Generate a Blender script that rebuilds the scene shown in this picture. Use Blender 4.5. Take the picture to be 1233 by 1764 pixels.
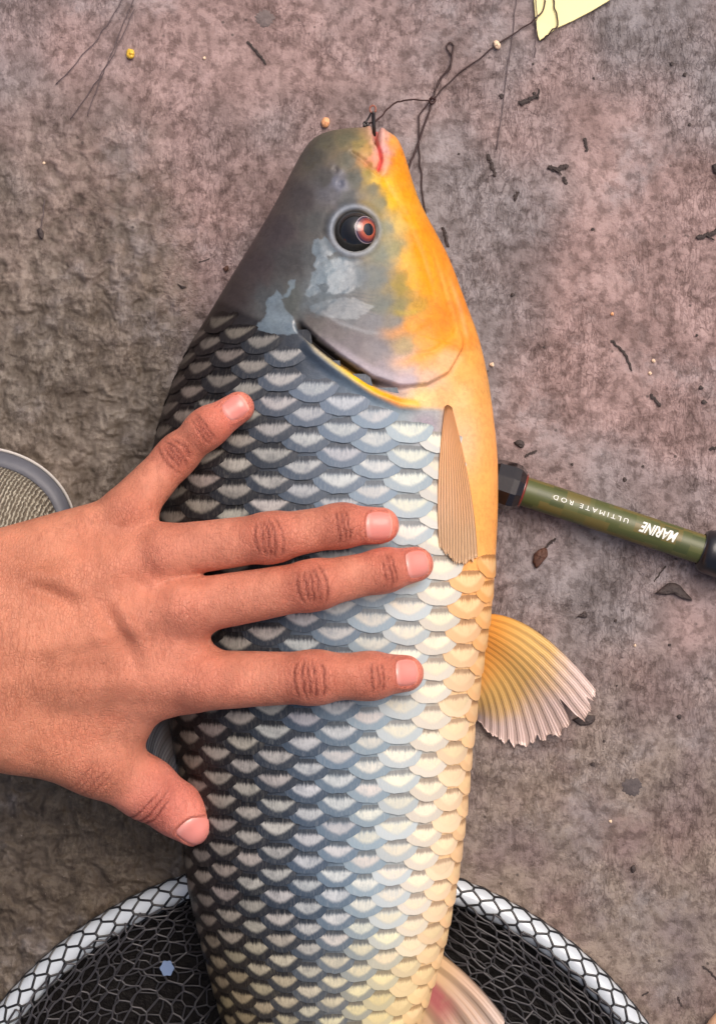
import bpy, bmesh, math, random
import numpy as np
from mathutils import Vector

for o in list(bpy.data.objects):
    bpy.data.objects.remove(o)
random.seed(7)
RNG = np.random.default_rng(7)
sc = bpy.context.scene
COL = sc.collection

# ------------------------------------------------------------------ camera, sky, sun, exposure
# photograph is 1233 x 1764 px, taken from straight above; KP metres of ground per pixel
CX, CY, KP, HC = 616.5, 882.0, 0.00027, 0.80
cam_d = bpy.data.cameras.new("camera")
cam = bpy.data.objects.new("camera", cam_d)
COL.objects.link(cam)
cam.location = (0, 0, HC)
cam.rotation_euler = (0, 0, 0)
cam_d.sensor_fit = 'VERTICAL'
cam_d.angle = 2 * math.atan(882 * KP / HC)
cam_d.clip_start = 0.01
cam_d.clip_end = 200
sc.camera = cam

SUN_EL, SUN_AZ = math.radians(60), math.radians(38)      # azimuth clockwise from +Y
world = bpy.data.worlds.new("World")
sc.world = world
world.use_nodes = True
wn = world.node_tree
wn.nodes.clear()
sky = wn.nodes.new("ShaderNodeTexSky")
sky.sky_type = 'NISHITA'
sky.sun_disc = False
sky.sun_elevation = SUN_EL
sky.sun_rotation = SUN_AZ
sky.air_density = 0.7
sky.dust_density = 8.0
sky.ozone_density = 0.3
wb = wn.nodes.new("ShaderNodeBackground")
wb.inputs['Strength'].default_value = 0.11
wo = wn.nodes.new("ShaderNodeOutputWorld")
wn.links.new(sky.outputs[0], wb.inputs[0])
wn.links.new(wb.outputs[0], wo.inputs[0])

sun_d = bpy.data.lights.new("sun", 'SUN')
sun_d.energy = 1.3
sun_d.angle = math.radians(50)
sun_d.color = (1.0, 0.88, 0.83)
sun = bpy.data.objects.new("sun", sun_d)
COL.objects.link(sun)
sdir = Vector((math.sin(SUN_AZ) * math.cos(SUN_EL), math.cos(SUN_AZ) * math.cos(SUN_EL), math.sin(SUN_EL)))
sun.rotation_euler = sdir.to_track_quat('Z', 'Y').to_euler()
sun.location = sdir * 3

sc.view_settings.view_transform = 'Standard'
sc.view_settings.look = 'None'
sc.view_settings.gamma = 1
sc.view_settings.use_curve_mapping = False
sc.view_settings.exposure = 0.25
sc.render.engine = 'CYCLES'
sc.render.resolution_x, sc.render.resolution_y = 715, 1024

# ------------------------------------------------------------------ helpers
def W(px, py, z):
    """photo pixel + height -> world point(s)"""
    px, py, z = np.broadcast_arrays(np.asarray(px, float), np.asarray(py, float), np.asarray(z, float))
    f = (HC - z) / HC * KP
    return np.stack([(px - CX) * f, (CY - py) * f, z], -1)

def PXY(v):
    f = HC / (HC - v[..., 2]) / KP
    return v[..., 0] * f + CX, CY - v[..., 1] * f

def lin(c):
    c = np.asarray(c, float) / 255.0
    return np.where(c <= 0.04045, c / 12.92, ((c + 0.055) / 1.055) ** 2.4)

def L4(r, g, b):
    v = lin((r, g, b))
    return (float(v[0]), float(v[1]), float(v[2]), 1.0)

def smooth01(a, b, x):
    t = np.clip((x - a) / (b - a), 0, 1)
    return t * t * (3 - 2 * t)

def hash3(i, j, k, seed):
    h = (i * 374761393 + j * 668265263 + k * 2147483647 + seed * 974634777).astype(np.int64) & 0xffffffff
    h = ((h ^ (h >> 13)) * 1274126177) & 0xffffffff
    h = ((h ^ (h >> 16)) * 2246822519) & 0xffffffff
    return ((h ^ (h >> 15)) & 0xffffff) / float(0xffffff)

def vnoise(p, scale, seed=0):
    q = np.asarray(p, float) * scale
    i = np.floor(q).astype(np.int64)
    f = q - i
    f = f * f * (3 - 2 * f)
    r = 0
    for dx in (0, 1):
        for dy in (0, 1):
            for dz in (0, 1):
                w = (f[..., 0] if dx else 1 - f[..., 0]) * (f[..., 1] if dy else 1 - f[..., 1]) * (f[..., 2] if dz else 1 - f[..., 2])
                r = r + w * hash3(i[..., 0] + dx, i[..., 1] + dy, i[..., 2] + dz, seed)
    return r

def fbm(p, scale, seed=0, octv=3):
    r, a, t = 0, 1.0, 0
    for o in range(octv):
        r = r + a * vnoise(p, scale * 2 ** o, seed + o * 17)
        t += a
        a *= 0.5
    return r / t

def seg_dist(px, py, pts):
    """distance to a polyline and the 0..1 parameter along it"""
    pts = np.asarray(pts, float)
    L = np.r_[0, np.cumsum(np.hypot(*np.diff(pts, axis=0).T))]
    best = np.full(px.shape, 1e9)
    par = np.zeros(px.shape)
    for k in range(len(pts) - 1):
        ax, ay = pts[k]
        bx, by = pts[k + 1]
        dx, dy = bx - ax, by - ay
        t = np.clip(((px - ax) * dx + (py - ay) * dy) / (dx * dx + dy * dy + 1e-12), 0, 1)
        d = np.hypot(px - ax - t * dx, py - ay - t * dy)
        m = d < best
        best = np.where(m, d, best)
        par = np.where(m, (L[k] + t * (L[k + 1] - L[k])) / L[-1], par)
    return best, par

def in_poly(px, py, poly):
    poly = np.asarray(poly, float)
    c = np.zeros(px.shape, bool)
    n = len(poly)
    for k in range(n):
        x1, y1 = poly[k]
        x2, y2 = poly[(k + 1) % n]
        if y1 == y2:
            continue
        c ^= ((y1 > py) != (y2 > py)) & (px < (x2 - x1) * (py - y1) / (y2 - y1) + x1)
    return c

def poly_sd(px, py, poly):
    d, _ = seg_dist(px, py, list(poly) + [poly[0]])
    return np.where(in_poly(px, py, poly), -d, d)

def smooth_curve(pts, n):
    """Catmull-Rom through points"""
    pts = np.asarray(pts, float)
    P = np.vstack([2 * pts[0] - pts[1], pts, 2 * pts[-1] - pts[-2]])
    m = len(pts) - 1
    t = np.linspace(0, m, n)
    i = np.minimum(t.astype(int), m - 1)
    f = (t - i)[:, None]
    a, b, c, d = P[i], P[i + 1], P[i + 2], P[i + 3]
    return 0.5 * (2 * b + (c - a) * f + (2 * a - 5 * b + 4 * c - d) * f ** 2 + (3 * b - a - 3 * c + d) * f ** 3)

ORIGIN = {}

def tag(o, label=None, cat=None, group=None, kind=None):
    if label: o['label'] = label
    if cat: o['category'] = cat
    if group: o['group'] = group
    if kind: o['kind'] = kind
    return o

def root(name, loc, label, cat, group=None):
    o = bpy.data.objects.new(name, None)
    o.empty_display_size = 0.01
    COL.objects.link(o)
    o.location = [float(c) for c in loc]
    ORIGIN[o] = np.array(loc, float)
    return tag(o, label, cat, group)

def mesh_obj(name, v, f, mat, parent=None, origin=None, smooth=True):
    """v: world-space vertices; becomes ONE mesh object whose origin is its parent's origin (or `origin`)"""
    v = np.asarray(v, float)
    if parent is not None:
        base = ORIGIN[parent]
    elif origin is not None:
        base = np.asarray(origin, float)
    else:
        base = np.array([v[:, 0].mean(), v[:, 1].mean(), v[:, 2].min()])
    me = bpy.data.meshes.new(name)
    if isinstance(f, np.ndarray):
        nv, nf, k = len(v), len(f), f.shape[1]
        me.vertices.add(nv)
        me.vertices.foreach_set('co', (v - base).astype(np.float32).ravel())
        me.loops.add(nf * k)
        me.loops.foreach_set('vertex_index', f.astype(np.int32).ravel())
        me.polygons.add(nf)
        me.polygons.foreach_set('loop_start', np.arange(0, nf * k, k, dtype=np.int32))
        me.polygons.foreach_set('loop_total', np.full(nf, k, np.int32))
        me.update(calc_edges=True)
        me.validate()
    else:
        me.from_pydata((v - base).tolist(), [], [list(map(int, q)) for q in f])
        me.update()
    if smooth:
        me.polygons.foreach_set('use_smooth', np.ones(len(me.polygons), bool))
    me.materials.append(mat)
    o = bpy.data.objects.new(name, me)
    COL.objects.link(o)
    if parent is not None:
        o.parent = parent
    else:
        o.location = base.tolist()
    ORIGIN[o] = base
    return o

def set_col(o, name, c):
    a = o.data.color_attributes.new(name, 'FLOAT_COLOR', 'POINT')
    c = np.asarray(c, np.float32)
    if c.shape[1] == 3:
        c = np.c_[c, np.ones(len(c), np.float32)]
    a.data.foreach_set('color', c.ravel())

def set_f(o, name, x):
    a = o.data.attributes.new(name, 'FLOAT', 'POINT')
    a.data.foreach_set('value', np.asarray(x, np.float32))

def grid_faces(nu, nv, wrap_v=False, off=0):
    i = np.arange(nu - 1)[:, None]
    j = np.arange(nv if wrap_v else nv - 1)[None, :]
    jn = (j + 1) % nv
    q = np.stack([i * nv + j, (i + 1) * nv + j, (i + 1) * nv + jn, i * nv + jn], -1)
    return (q.reshape(-1, 4) + off)

def tube(pts, rad, sides=8, cap=True):
    pts = np.asarray(pts, float)
    n = len(pts)
    rad = np.broadcast_to(np.asarray(rad, float), (n,))
    t = np.gradient(pts, axis=0)
    t /= np.linalg.norm(t, axis=1, keepdims=True) + 1e-12
    up = np.array([0, 0, 1.0]) if abs(t[0, 2]) < 0.9 else np.array([1.0, 0, 0])
    V = []
    for k in range(n):
        s = np.cross(up, t[k]); s /= np.linalg.norm(s) + 1e-12
        u = np.cross(t[k], s)
        up = u
        a = np.linspace(0, 2 * np.pi, sides, endpoint=False)
        V.append(pts[k] + rad[k] * (np.cos(a)[:, None] * s + np.sin(a)[:, None] * u))
    V = np.concatenate(V)
    F = [list(q) for q in grid_faces(n, sides, True)]
    if cap:
        F.append(list(range(sides)))
        F.append(list(range((n - 1) * sides, n * sides))[::-1])
    return V, F

def join(parts):
    V, F, o = [], [], 0
    for v, f in parts:
        V.append(np.asarray(v))
        F += [[i + o for i in q] for q in f]
        o += len(v)
    return np.concatenate(V), F

# ------------------------------------------------------------------ materials
class NT:
    def __init__(s, name):
        s.m = bpy.data.materials.new(name)
        s.m.use_nodes = True
        s.t = s.m.node_tree
        s.t.nodes.clear()
        s.out = s.t.nodes.new('ShaderNodeOutputMaterial')
        s.b = s.t.nodes.new('ShaderNodeBsdfPrincipled')
        s.t.links.new(s.b.outputs[0], s.out.inputs[0])
    def n(s, kind, **kw):
        nd = s.t.nodes.new(kind)
        for k, v in kw.items():
            setattr(nd, k, v)
        return nd
    def put(s, sock, v):
        if v is None: return
        if isinstance(v, bpy.types.NodeSocket):
            s.t.links.new(v, sock)
        else:
            sock.default_value = v
    def set(s, **kw):
        for k, v in kw.items():
            s.put(s.b.inputs[k.replace('_', ' ')], v)
    def math(s, op, a, b=None, c=None, clamp=False):
        nd = s.n('ShaderNodeMath', operation=op, use_clamp=clamp)
        s.put(nd.inputs[0], a); s.put(nd.inputs[1], b); s.put(nd.inputs[2], c)
        return nd.outputs[0]
    def mix(s, f, a, b, blend='MIX'):
        nd = s.n('ShaderNodeMix', data_type='RGBA', blend_type=blend)
        s.put(nd.inputs[0], f); s.put(nd.inputs[6], a); s.put(nd.inputs[7], b)
        return nd.outputs[2]
    def ramp(s, f, lo, hi, a=0.0, b=1.0):
        nd = s.n('ShaderNodeMapRange', interpolation_type='SMOOTHSTEP')
        s.put(nd.inputs[0], f); s.put(nd.inputs[1], lo); s.put(nd.inputs[2], hi); s.put(nd.inputs[3], a); s.put(nd.inputs[4], b)
        return nd.outputs[0]
    def coord(s, scale=(1, 1, 1), rot=(0, 0, 0), which='Object', loc=(0, 0, 0)):
        c = s.n('ShaderNodeTexCoord')
        m = s.n('ShaderNodeMapping')
        s.t.links.new(c.outputs[which], m.inputs[0])
        m.inputs['Scale'].default_value = scale
        m.inputs['Rotation'].default_value = rot
        m.inputs['Location'].default_value = loc
        return m.outputs[0]
    def noise(s, scale, detail=4, rough=0.55, vec=None, dist=0.0):
        nd = s.n('ShaderNodeTexNoise')
        nd.inputs['Scale'].default_value = scale
        nd.inputs['Detail'].default_value = detail
        nd.inputs['Roughness'].default_value = rough
        nd.inputs['Distortion'].default_value = dist
        s.put(nd.inputs['Vector'], vec if vec is not None else s.coord())
        return nd.outputs[0]
    def voro(s, scale, feature='F1', vec=None, rnd=1.0):
        nd = s.n('ShaderNodeTexVoronoi', feature=feature)
        nd.inputs['Scale'].default_value = scale
        nd.inputs['Randomness'].default_value = rnd
        s.put(nd.inputs['Vector'], vec if vec is not None else s.coord())
        return nd.outputs[0]
    def attr(s, name, out='Color'):
        nd = s.n('ShaderNodeAttribute', attribute_name=name)
        return nd.outputs[out]
    def bump(s, h, dist=0.001, strength=1.0, normal=None):
        nd = s.n('ShaderNodeBump')
        nd.inputs['Distance'].default_value = dist
        nd.inputs['Strength'].default_value = strength
        s.put(nd.inputs['Height'], h)
        if normal is not None: s.put(nd.inputs['Normal'], normal)
        return nd.outputs[0]

def simple(name, rgb, rough=0.5, var=0.25, scale=300, bump=0.0, spec=0.5, coat=0.0, **kw):
    t = NT(name)
    c = L4(*rgb)
    n = t.noise(scale, 4, 0.6)
    dark = tuple(x * (1 - var) for x in c[:3]) + (1,)
    lite = tuple(min(1, x * (1 + var)) for x in c[:3]) + (1,)
    t.set(Base_Color=t.mix(n, dark, lite), Roughness=rough, Specular_IOR_Level=spec, Coat_Weight=coat)
    if bump:
        t.set(Normal=t.bump(n, bump, 1.0))
    for k, v in kw.items():
        t.set(**{k: v})
    return t.m

# ---- ground: worn concrete slab, smooth and crinkled on one side, pebbled and dirty on the other
def ground_mat():
    t = NT('worn_concrete')
    pos = t.coord()
    sep = t.n('ShaderNodeSeparateXYZ'); t.put(sep.inputs[0], pos)
    x, y = sep.outputs[0], sep.outputs[1]
    big = t.noise(8, 5, 0.6)
    big2 = t.noise(6, 3, 0.6, vec=t.coord(loc=(7, 2, 0)))
    mid = t.noise(30, 6, 0.62)
    mid2 = t.noise(75, 6, 0.65, dist=0.6)
    fine = t.noise(190, 5, 0.6)
    grit = t.noise(700, 3, 0.6)
    # hairline crinkles: level lines of a stretched, warped noise
    cn = t.noise(125, 5, 0.6, vec=t.coord((1.5, 0.55, 1), (0, 0, 0.2)), dist=0.5)
    cn2 = t.noise(210, 4, 0.6, vec=t.coord((1.5, 0.6, 1), (0, 0, 0.2), loc=(2, 5, 0)), dist=0.4)
    cr1 = t.ramp(t.math('ABSOLUTE', t.math('SUBTRACT', cn, 0.5)), 0.0, 0.022, 1, 0)
    cr2 = t.ramp(t.math('ABSOLUTE', t.math('SUBTRACT', cn2, 0.5)), 0.0, 0.03, 1, 0)
    crin = t.math('MULTIPLY', t.math('MAXIMUM', cr1, t.math('MULTIPLY', cr2, 0.8)), t.ramp(t.noise(22, 3), 0.35, 0.6))
    # the rough pebbled zone lies beside the fish's back, edge wandering
    edge = t.math('ADD', x, t.math('MULTIPLY', t.math('SUBTRACT', mid, 0.5), 0.05))
    edge = t.math('ADD', edge, t.math('MULTIPLY', y, 0.12))
    rough_zone = t.ramp(edge, -0.055, -0.085)
    rough_zone = t.math('MULTIPLY', rough_zone, t.ramp(t.math('ADD', y, t.math('MULTIPLY', big, 0.12)), 0.27, 0.16))
    olive_zone = t.math('MULTIPLY', t.ramp(t.math('ADD', y, t.math('MULTIPLY', t.math('SUBTRACT', big, .5), 0.25)), 0.0, -0.15), 0.8)
    c = t.mix(t.ramp(big2, 0.38, 0.60), L4(146, 140, 142), L4(172, 146, 142))
    c = t.mix(t.math('MULTIPLY', olive_zone, t.ramp(mid, 0.25, 0.6)), c, L4(140, 128, 114))
    c = t.mix(t.math('MULTIPLY', rough_zone, 0.85), c, L4(128, 119, 106))
    mud = t.math('MULTIPLY', t.ramp(t.math('ADD', x, t.math('MULTIPLY', t.math('SUBTRACT', big, .5), 0.12)), 0.03, -0.09), t.ramp(t.math('ADD', y, t.math('MULTIPLY', t.math('SUBTRACT', mid, .5), 0.10)), 0.02, -0.10))  # brown dirt, darkened further to paint in the shade at lower left
    c = t.mix(t.math('MULTIPLY', mud, 0.85), c, L4(100, 89, 75))
    pale = t.ramp(t.noise(13, 6, 0.7, vec=t.coord(loc=(3, 1, 0))), 0.5, 0.72)
    c = t.mix(t.math('MULTIPLY', pale, 0.6), c, L4(170, 168, 172))
    rust = t.ramp(t.noise(11, 6, 0.7, vec=t.coord(loc=(9, 4, 0))), 0.55, 0.75)
    c = t.mix(t.math('MULTIPLY', rust, 0.35), c, L4(132, 106, 97))
    c = t.mix(t.ramp(mid, 0.34, 0.60), t.mix(1.0, c, (0.68, 0.66, 0.65, 1), 'MULTIPLY'), c)
    c = t.mix(t.ramp(mid2, 0.32, 0.62), t.mix(1.0, c, (0.70, 0.68, 0.67, 1), 'MULTIPLY'), c)
    c = t.mix(t.ramp(fine, 0.38, 0.55), t.mix(1.0, c, (0.60, 0.57, 0.56, 1), 'MULTIPLY'), c)
    c = t.mix(t.math('MULTIPLY', t.ramp(grit, 0.42, 0.30), 0.6), c, t.mix(1.0, c, (0.60, 0.56, 0.55, 1), 'MULTIPLY'))
    c = t.mix(t.math('MULTIPLY', crin, 0.40), c, t.mix(1.0, c, (0.50, 0.46, 0.46, 1), 'MULTIPLY'))
    speck = t.ramp(t.voro(170, vec=t.coord(loc=(1.3, 0.2, 0))), 0.16, 0.07)
    speck = t.math('MULTIPLY', speck, t.ramp(t.noise(60, 2), 0.52, 0.64))
    c = t.mix(t.math('MULTIPLY', speck, 0.75), c, L4(58, 50, 48))
    c = t.mix(t.math('MULTIPLY', t.ramp(grit, 0.66, 0.78), 0.45), c, L4(206, 192, 186))
    pebn = t.noise(105, 2, 0.45, dist=0.2)
    peb = t.math('MULTIPLY', pebn, rough_zone)
    c = t.mix(t.math('MULTIPLY', rough_zone, t.ramp(pebn, 0.55, 0.38, 0, 0.65)), c, L4(84, 74, 64))
    h = t.math('ADD', t.math('MULTIPLY', peb, 5.0), t.math('MULTIPLY', crin, -0.12))
    h = t.math('ADD', h, t.math('MULTIPLY', cn, 0.35))
    h = t.math('ADD', h, t.math('MULTIPLY', mid2, 0.7))
    h = t.math('ADD', h, t.math('MULTIPLY', fine, 0.35))
    h = t.math('ADD', h, t.math('MULTIPLY', grit, 0.12))
    t.set(Base_Color=c, Roughness=t.ramp(mid, 0.2, 0.8, 0.65, 0.42), Specular_IOR_Level=0.35, Normal=t.bump(h, 0.0020, 0.9))
    return t.m

def body_mat():
    t = NT('fish_skin')
    col = t.attr('skin')
    wet = t.attr('wet', 'Fac')
    n = t.noise(500, 5, 0.65)
    n2 = t.noise(120, 4, 0.6)
    n3 = t.noise(1100, 3, 0.6)
    c = t.mix(t.math('MULTIPLY', t.ramp(n, 0.40, 0.65), 0.42), col, t.mix(1.0, col, (0.60, 0.60, 0.60, 1), 'MULTIPLY'))
    c = t.mix(t.math('MULTIPLY', t.ramp(n3, 0.55, 0.7), 0.30), c, t.mix(1.0, col, (1.5, 1.45, 1.4, 1), 'MULTIPLY'))
    c = t.mix(t.math('MULTIPLY', t.ramp(n2, 0.42, 0.66), 0.34), c, t.mix(1.0, col, (1.35, 1.3, 1.2, 1), 'MULTIPLY'))
    t.set(Base_Color=c, Roughness=t.ramp(wet, 0, 1, 0.5, 0.2), Specular_IOR_Level=0.3,
          Coat_Weight=t.ramp(wet, 0, 1, 0.12, 0.9), Coat_Roughness=t.ramp(wet, 0, 1, 0.2, 0.06), Coat_IOR=1.45,
          Normal=t.bump(t.math('ADD', n2, t.math('MULTIPLY', n, 0.6)), 0.0005, 0.5))
    return t.m

def scale_mat():
    t = NT('fish_scale')
    patch, edge = t.attr('patch'), t.attr('edge')
    uv = t.attr('st', 'Vector')
    sep = t.n('ShaderNodeSeparateXYZ'); t.put(sep.inputs[0], uv)
    s, v, rid = sep.outputs[0], sep.outputs[1], sep.outputs[2]
    ab = t.math('ABSOLUTE', s)
    comb = t.n('ShaderNodeCombineXYZ')
    t.put(comb.inputs[0], t.math('MULTIPLY', s, 9.0)); t.put(comb.inputs[1], t.math('MULTIPLY', v, 3.0)); t.put(comb.inputs[2], t.math('MULTIPLY', rid, 91.0))
    streak = t.noise(1.6, 4, 0.7, vec=comb.outputs[0])
    comb2 = t.n('ShaderNodeCombineXYZ')
    t.put(comb2.inputs[0], t.math('MULTIPLY', s, 2.0)); t.put(comb2.inputs[1], t.math('MULTIPLY', v, 4.0)); t.put(comb2.inputs[2], t.math('MULTIPLY', rid, 37.0))
    blot = t.noise(1.3, 3, 0.6, vec=comb2.outputs[0])
    jag = t.math('MULTIPLY', t.math('SUBTRACT', streak, 0.5), 0.16)
    vv = t.math('ADD', v, jag)
    top = t.math('SUBTRACT', 0.665, t.math('MULTIPLY', t.math('POWER', ab, 2.0), 0.06))
    bot = t.math('SUBTRACT', 0.895, t.math('MULTIPLY', t.math('POWER', ab, 1.7), 0.40))
    m1 = t.ramp(t.math('SUBTRACT', vv, top), -0.05, 0.05)
    m2 = t.ramp(t.math('SUBTRACT', bot, vv), -0.03, 0.06)
    m = t.math('MULTIPLY', m1, m2)
    m = t.math('MULTIPLY', m, t.ramp(blot, 0.2, 0.6, 0.55, 1.0))
    m = t.math('MULTIPLY', m, t.ramp(streak, 0.25, 0.6, 0.62, 1.0))
    deep = t.mix(1.0, edge, (0.52, 0.48, 0.46, 1), 'MULTIPLY')          # darker pocket where the scale slips under the next
    e = t.mix(t.ramp(t.math('ADD', v, jag), 0.60, 0.70), deep, edge)
    e = t.mix(t.math('MULTIPLY', t.ramp(streak, 0.45, 0.75), 0.18), e, patch)
    c = t.mix(m, e, patch)
    c = t.mix(t.math('MULTIPLY', t.math('MULTIPLY', m, t.ramp(streak, 0.55, 0.75)), 0.35), c, t.mix(1.0, patch, (1.3, 1.3, 1.3, 1), 'MULTIPLY'))
    h = t.math('ADD', t.math('MULTIPLY', streak, 0.5), t.math('MULTIPLY', m, 0.6))
    t.set(Base_Color=c, Roughness=t.ramp(streak, 0.3, 0.7, 0.34, 0.5), Specular_IOR_Level=0.18, Metallic=0.0,
          Coat_Weight=0.05, Coat_Roughness=0.12, Normal=t.bump(h, 0.0003, 0.7))
    return t.m

def fin_mat(name, rays, rootc, midc, tipc, clear=0.35, wobble=0.012, dark=0.80, fine=4, blotch=None):
    t = NT(name)
    uv = t.attr('st', 'Vector')
    sep = t.n('ShaderNodeSeparateXYZ'); t.put(sep.inputs[0], uv)
    u, v = sep.outputs[0], sep.outputs[1]
    wob = t.math('MULTIPLY', t.math('SUBTRACT', t.noise(90, 3), 0.5), wobble)
    uu = t.math('ADD', u, wob)
    ray = t.math('ABSOLUTE', t.math('SINE', t.math('MULTIPLY', uu, math.pi * rays)))
    ray2 = t.math('ABSOLUTE', t.math('SINE', t.math('MULTIPLY', uu, math.pi * rays * fine)))
    rm = t.ramp(ray, 0.35, 0.85)
    rf = t.math('MULTIPLY', t.ramp(ray2, 0.25, 0.8), t.ramp(v, 0.15, 0.75))
    c = t.mix(t.ramp(v, 0.05, 0.5), rootc, midc)
    c = t.mix(t.ramp(t.math('ADD', v, t.math('MULTIPLY', t.noise(60), 0.3)), 0.7, 1.0), c, tipc)
    c = t.mix(t.math('MULTIPLY', rf, 0.45), t.mix(1.0, c, (0.92, 0.90, 0.88, 1), 'MULTIPLY'), t.mix(0.35, c, (1, 1, 1, 1)))
    c = t.mix(rm, t.mix(1.0, c, (dark, dark * 0.97, dark * 0.95, 1), 'MULTIPLY'), c)
    if blotch:
        bm_ = t.math('MULTIPLY', t.math('MULTIPLY', t.ramp(u, 0.25, 0.36), t.ramp(u, 0.55, 0.42)), t.ramp(v, 0.62, 0.25))
        c = t.mix(t.math('MULTIPLY', bm_, t.ramp(t.noise(50), 0.25, 0.5)), c, blotch)
    t.set(Base_Color=c, Roughness=0.32, Coat_Weight=0.4, Coat_Roughness=0.12, Normal=t.bump(t.math('ADD', rm, rf), 0.0003, 0.8))
    tr = t.n('ShaderNodeBsdfTranslucent'); t.put(tr.inputs[0], c)
    mx = t.n('ShaderNodeMixShader'); mx.inputs[0].default_value = 0.15
    t.t.links.new(t.b.outputs[0], mx.inputs[1]); t.t.links.new(tr.outputs[0], mx.inputs[2])
    tp = t.n('ShaderNodeBsdfTransparent')
    mx2 = t.n('ShaderNodeMixShader')
    gap = t.math('MULTIPLY', t.math('SUBTRACT', 1.0, t.math('MAXIMUM', rm, t.math('MULTIPLY', rf, 0.7))), t.ramp(v, 0.2, 0.7))
    t.put(mx2.inputs[0], t.math('MULTIPLY', gap, clear))
    t.t.links.new(mx.outputs[0], mx2.inputs[1]); t.t.links.new(tp.outputs[0], mx2.inputs[2])
    t.t.links.new(mx2.outputs[0], t.out.inputs[0])
    return t.m

def skin_mat():
    t = NT('hand_skin')
    tone = t.attr('tone')
    cr = t.attr('crease', 'Fac')
    kn = t.attr('knuckle', 'Fac')
    n = t.noise(70, 4, 0.6)
    n2 = t.noise(420, 4, 0.7)
    lines = t.voro(620, 'DISTANCE_TO_EDGE', vec=t.coord((1.5, 0.8, 1), (0, 0, 0.25)))
    lines = t.ramp(lines, 0.0, 0.16)
    lines2 = t.voro(300, 'DISTANCE_TO_EDGE', vec=t.coord((1.9, 0.8, 1), (0, 0, -0.2)))
    lines2 = t.ramp(lines2, 0.0, 0.10)
    c = t.mix(t.ramp(n, 0.3, 0.7), t.mix(1.0, tone, (0.80, 0.76, 0.74, 1), 'MULTIPLY'), tone)
    c = t.mix(t.math('MULTIPLY', t.ramp(n2, 0.5, 0.75), 0.30), c, t.mix(1.0, tone, (0.75, 0.62, 0.60, 1), 'MULTIPLY'))
    c = t.mix(t.math('MULTIPLY', t.math('MULTIPLY', t.math('SUBTRACT', 1.0, lines), t.ramp(t.noise(45, 3), 0.4, 0.65)), 0.40), c, t.mix(1.0, tone, (0.50, 0.38, 0.36, 1), 'MULTIPLY'))
    blo0 = t.noise(55, 3, 0.5, vec=t.coord(loc=(1, 7, 2)))
    wr = t.noise(190, 4, 0.6, vec=t.coord((1.9, 0.45, 1), (0, 0, -0.25)), dist=0.5)
    wrl = t.ramp(t.math('ABSOLUTE', t.math('SUBTRACT', wr, 0.5)), 0.0, 0.05, 1, 0)
    c = t.mix(t.math('MULTIPLY', t.math('MULTIPLY', wrl, t.ramp(blo0, 0.38, 0.62)), 0.36), c, t.mix(1.0, tone, (0.50, 0.38, 0.36, 1), 'MULTIPLY'))
    blo = t.noise(38, 5, 0.6, vec=t.coord(loc=(4, 4, 1)))
    c = t.mix(t.math('MULTIPLY', t.ramp(blo, 0.5, 0.7), 0.5), c, t.mix(1.0, c, (0.78, 0.70, 0.68, 1), 'MULTIPLY'))
    c = t.mix(t.math('MULTIPLY', t.ramp(blo, 0.5, 0.3), 0.35), c, t.mix(1.0, c, (1.12, 0.95, 0.92, 1), 'MULTIPLY'))
    kl = t.math('MULTIPLY', t.math('SUBTRACT', 1.0, lines2), kn)
    c = t.mix(t.math('MULTIPLY', kl, 0.28), c, t.mix(1.0, tone, (0.42, 0.28, 0.28, 1), 'MULTIPLY'))
    c = t.mix(t.math('MULTIPLY', cr, 0.85), c, t.mix(1.0, tone, (0.28, 0.16, 0.16, 1), 'MULTIPLY'))
    pore = t.ramp(t.voro(170, vec=t.coord((1, 1, 0.2))), 0.10, 0.05)
    pore = t.math('MULTIPLY', pore, t.ramp(t.noise(25), 0.5, 0.6))
    c = t.mix(t.math('MULTIPLY', pore, 0.4), c, L4(90, 50, 42))
    h = t.math('ADD', t.math('MULTIPLY', lines, 0.35), t.math('MULTIPLY', n2, 0.5))
    h = t.math('ADD', h, t.math('MULTIPLY', wrl, -0.25))
    h = t.math('ADD', h, t.math('MULTIPLY', t.math('MULTIPLY', lines2, kn), 0.6))
    t.set(Base_Color=c, Roughness=t.ramp(n2, 0.3, 0.7, 0.5, 0.62), Specular_IOR_Level=0.4,
          Subsurface_Weight=0.22, Subsurface_Radius=(0.006, 0.0022, 0.0012), Subsurface_Scale=0.6,
          Normal=t.bump(h, 0.00045, 0.8))
    return t.m

# ------------------------------------------------------------------ ground
M_ground = ground_mat()
gv = np.array([[-4, -4, 0], [4, -4, 0], [4, 4, 0], [-4, 4, 0]], float)
ground = mesh_obj('ground', gv, [[0, 1, 2, 3]], M_ground, origin=(0, 0, 0), smooth=False)
tag(ground, 'worn stained grey concrete ground under the fish', None, kind='structure')

# ------------------------------------------------------------------ fish: surface definition
LEFT = [(222, 604), (224, 590), (227, 570), (233, 550), (245, 532), (262, 521), (285, 508), (310, 496), (345, 479), (410, 440), (475, 401), (555, 352),
        (610, 321), (665, 297), (705, 283), (745, 271), (790, 262), (850, 255), (950, 256), (1060, 264), (1150, 278), (1240, 294), (1340, 312),
        (1400, 316), (1470, 319), (1520, 324), (1600, 342), (1700, 368), (1764, 386), (1850, 415), (1950, 450), (2050, 480), (2120, 490)]
RIGHT = [(222, 606), (224, 640), (227, 664), (233, 678), (245, 688), (270, 698), (300, 706), (340, 718), (375, 735), (440, 772), (520, 801), (580, 824), (650, 840),
         (720, 850), (790, 857), (880, 857), (980, 852), (1060, 845), (1140, 832), (1220, 821), (1300, 812), (1400, 803), (1480, 793),
         (1560, 780), (1630, 765), (1700, 745), (1764, 722), (1850, 690), (1950, 655), (2050, 628), (2120, 622)]
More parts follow.
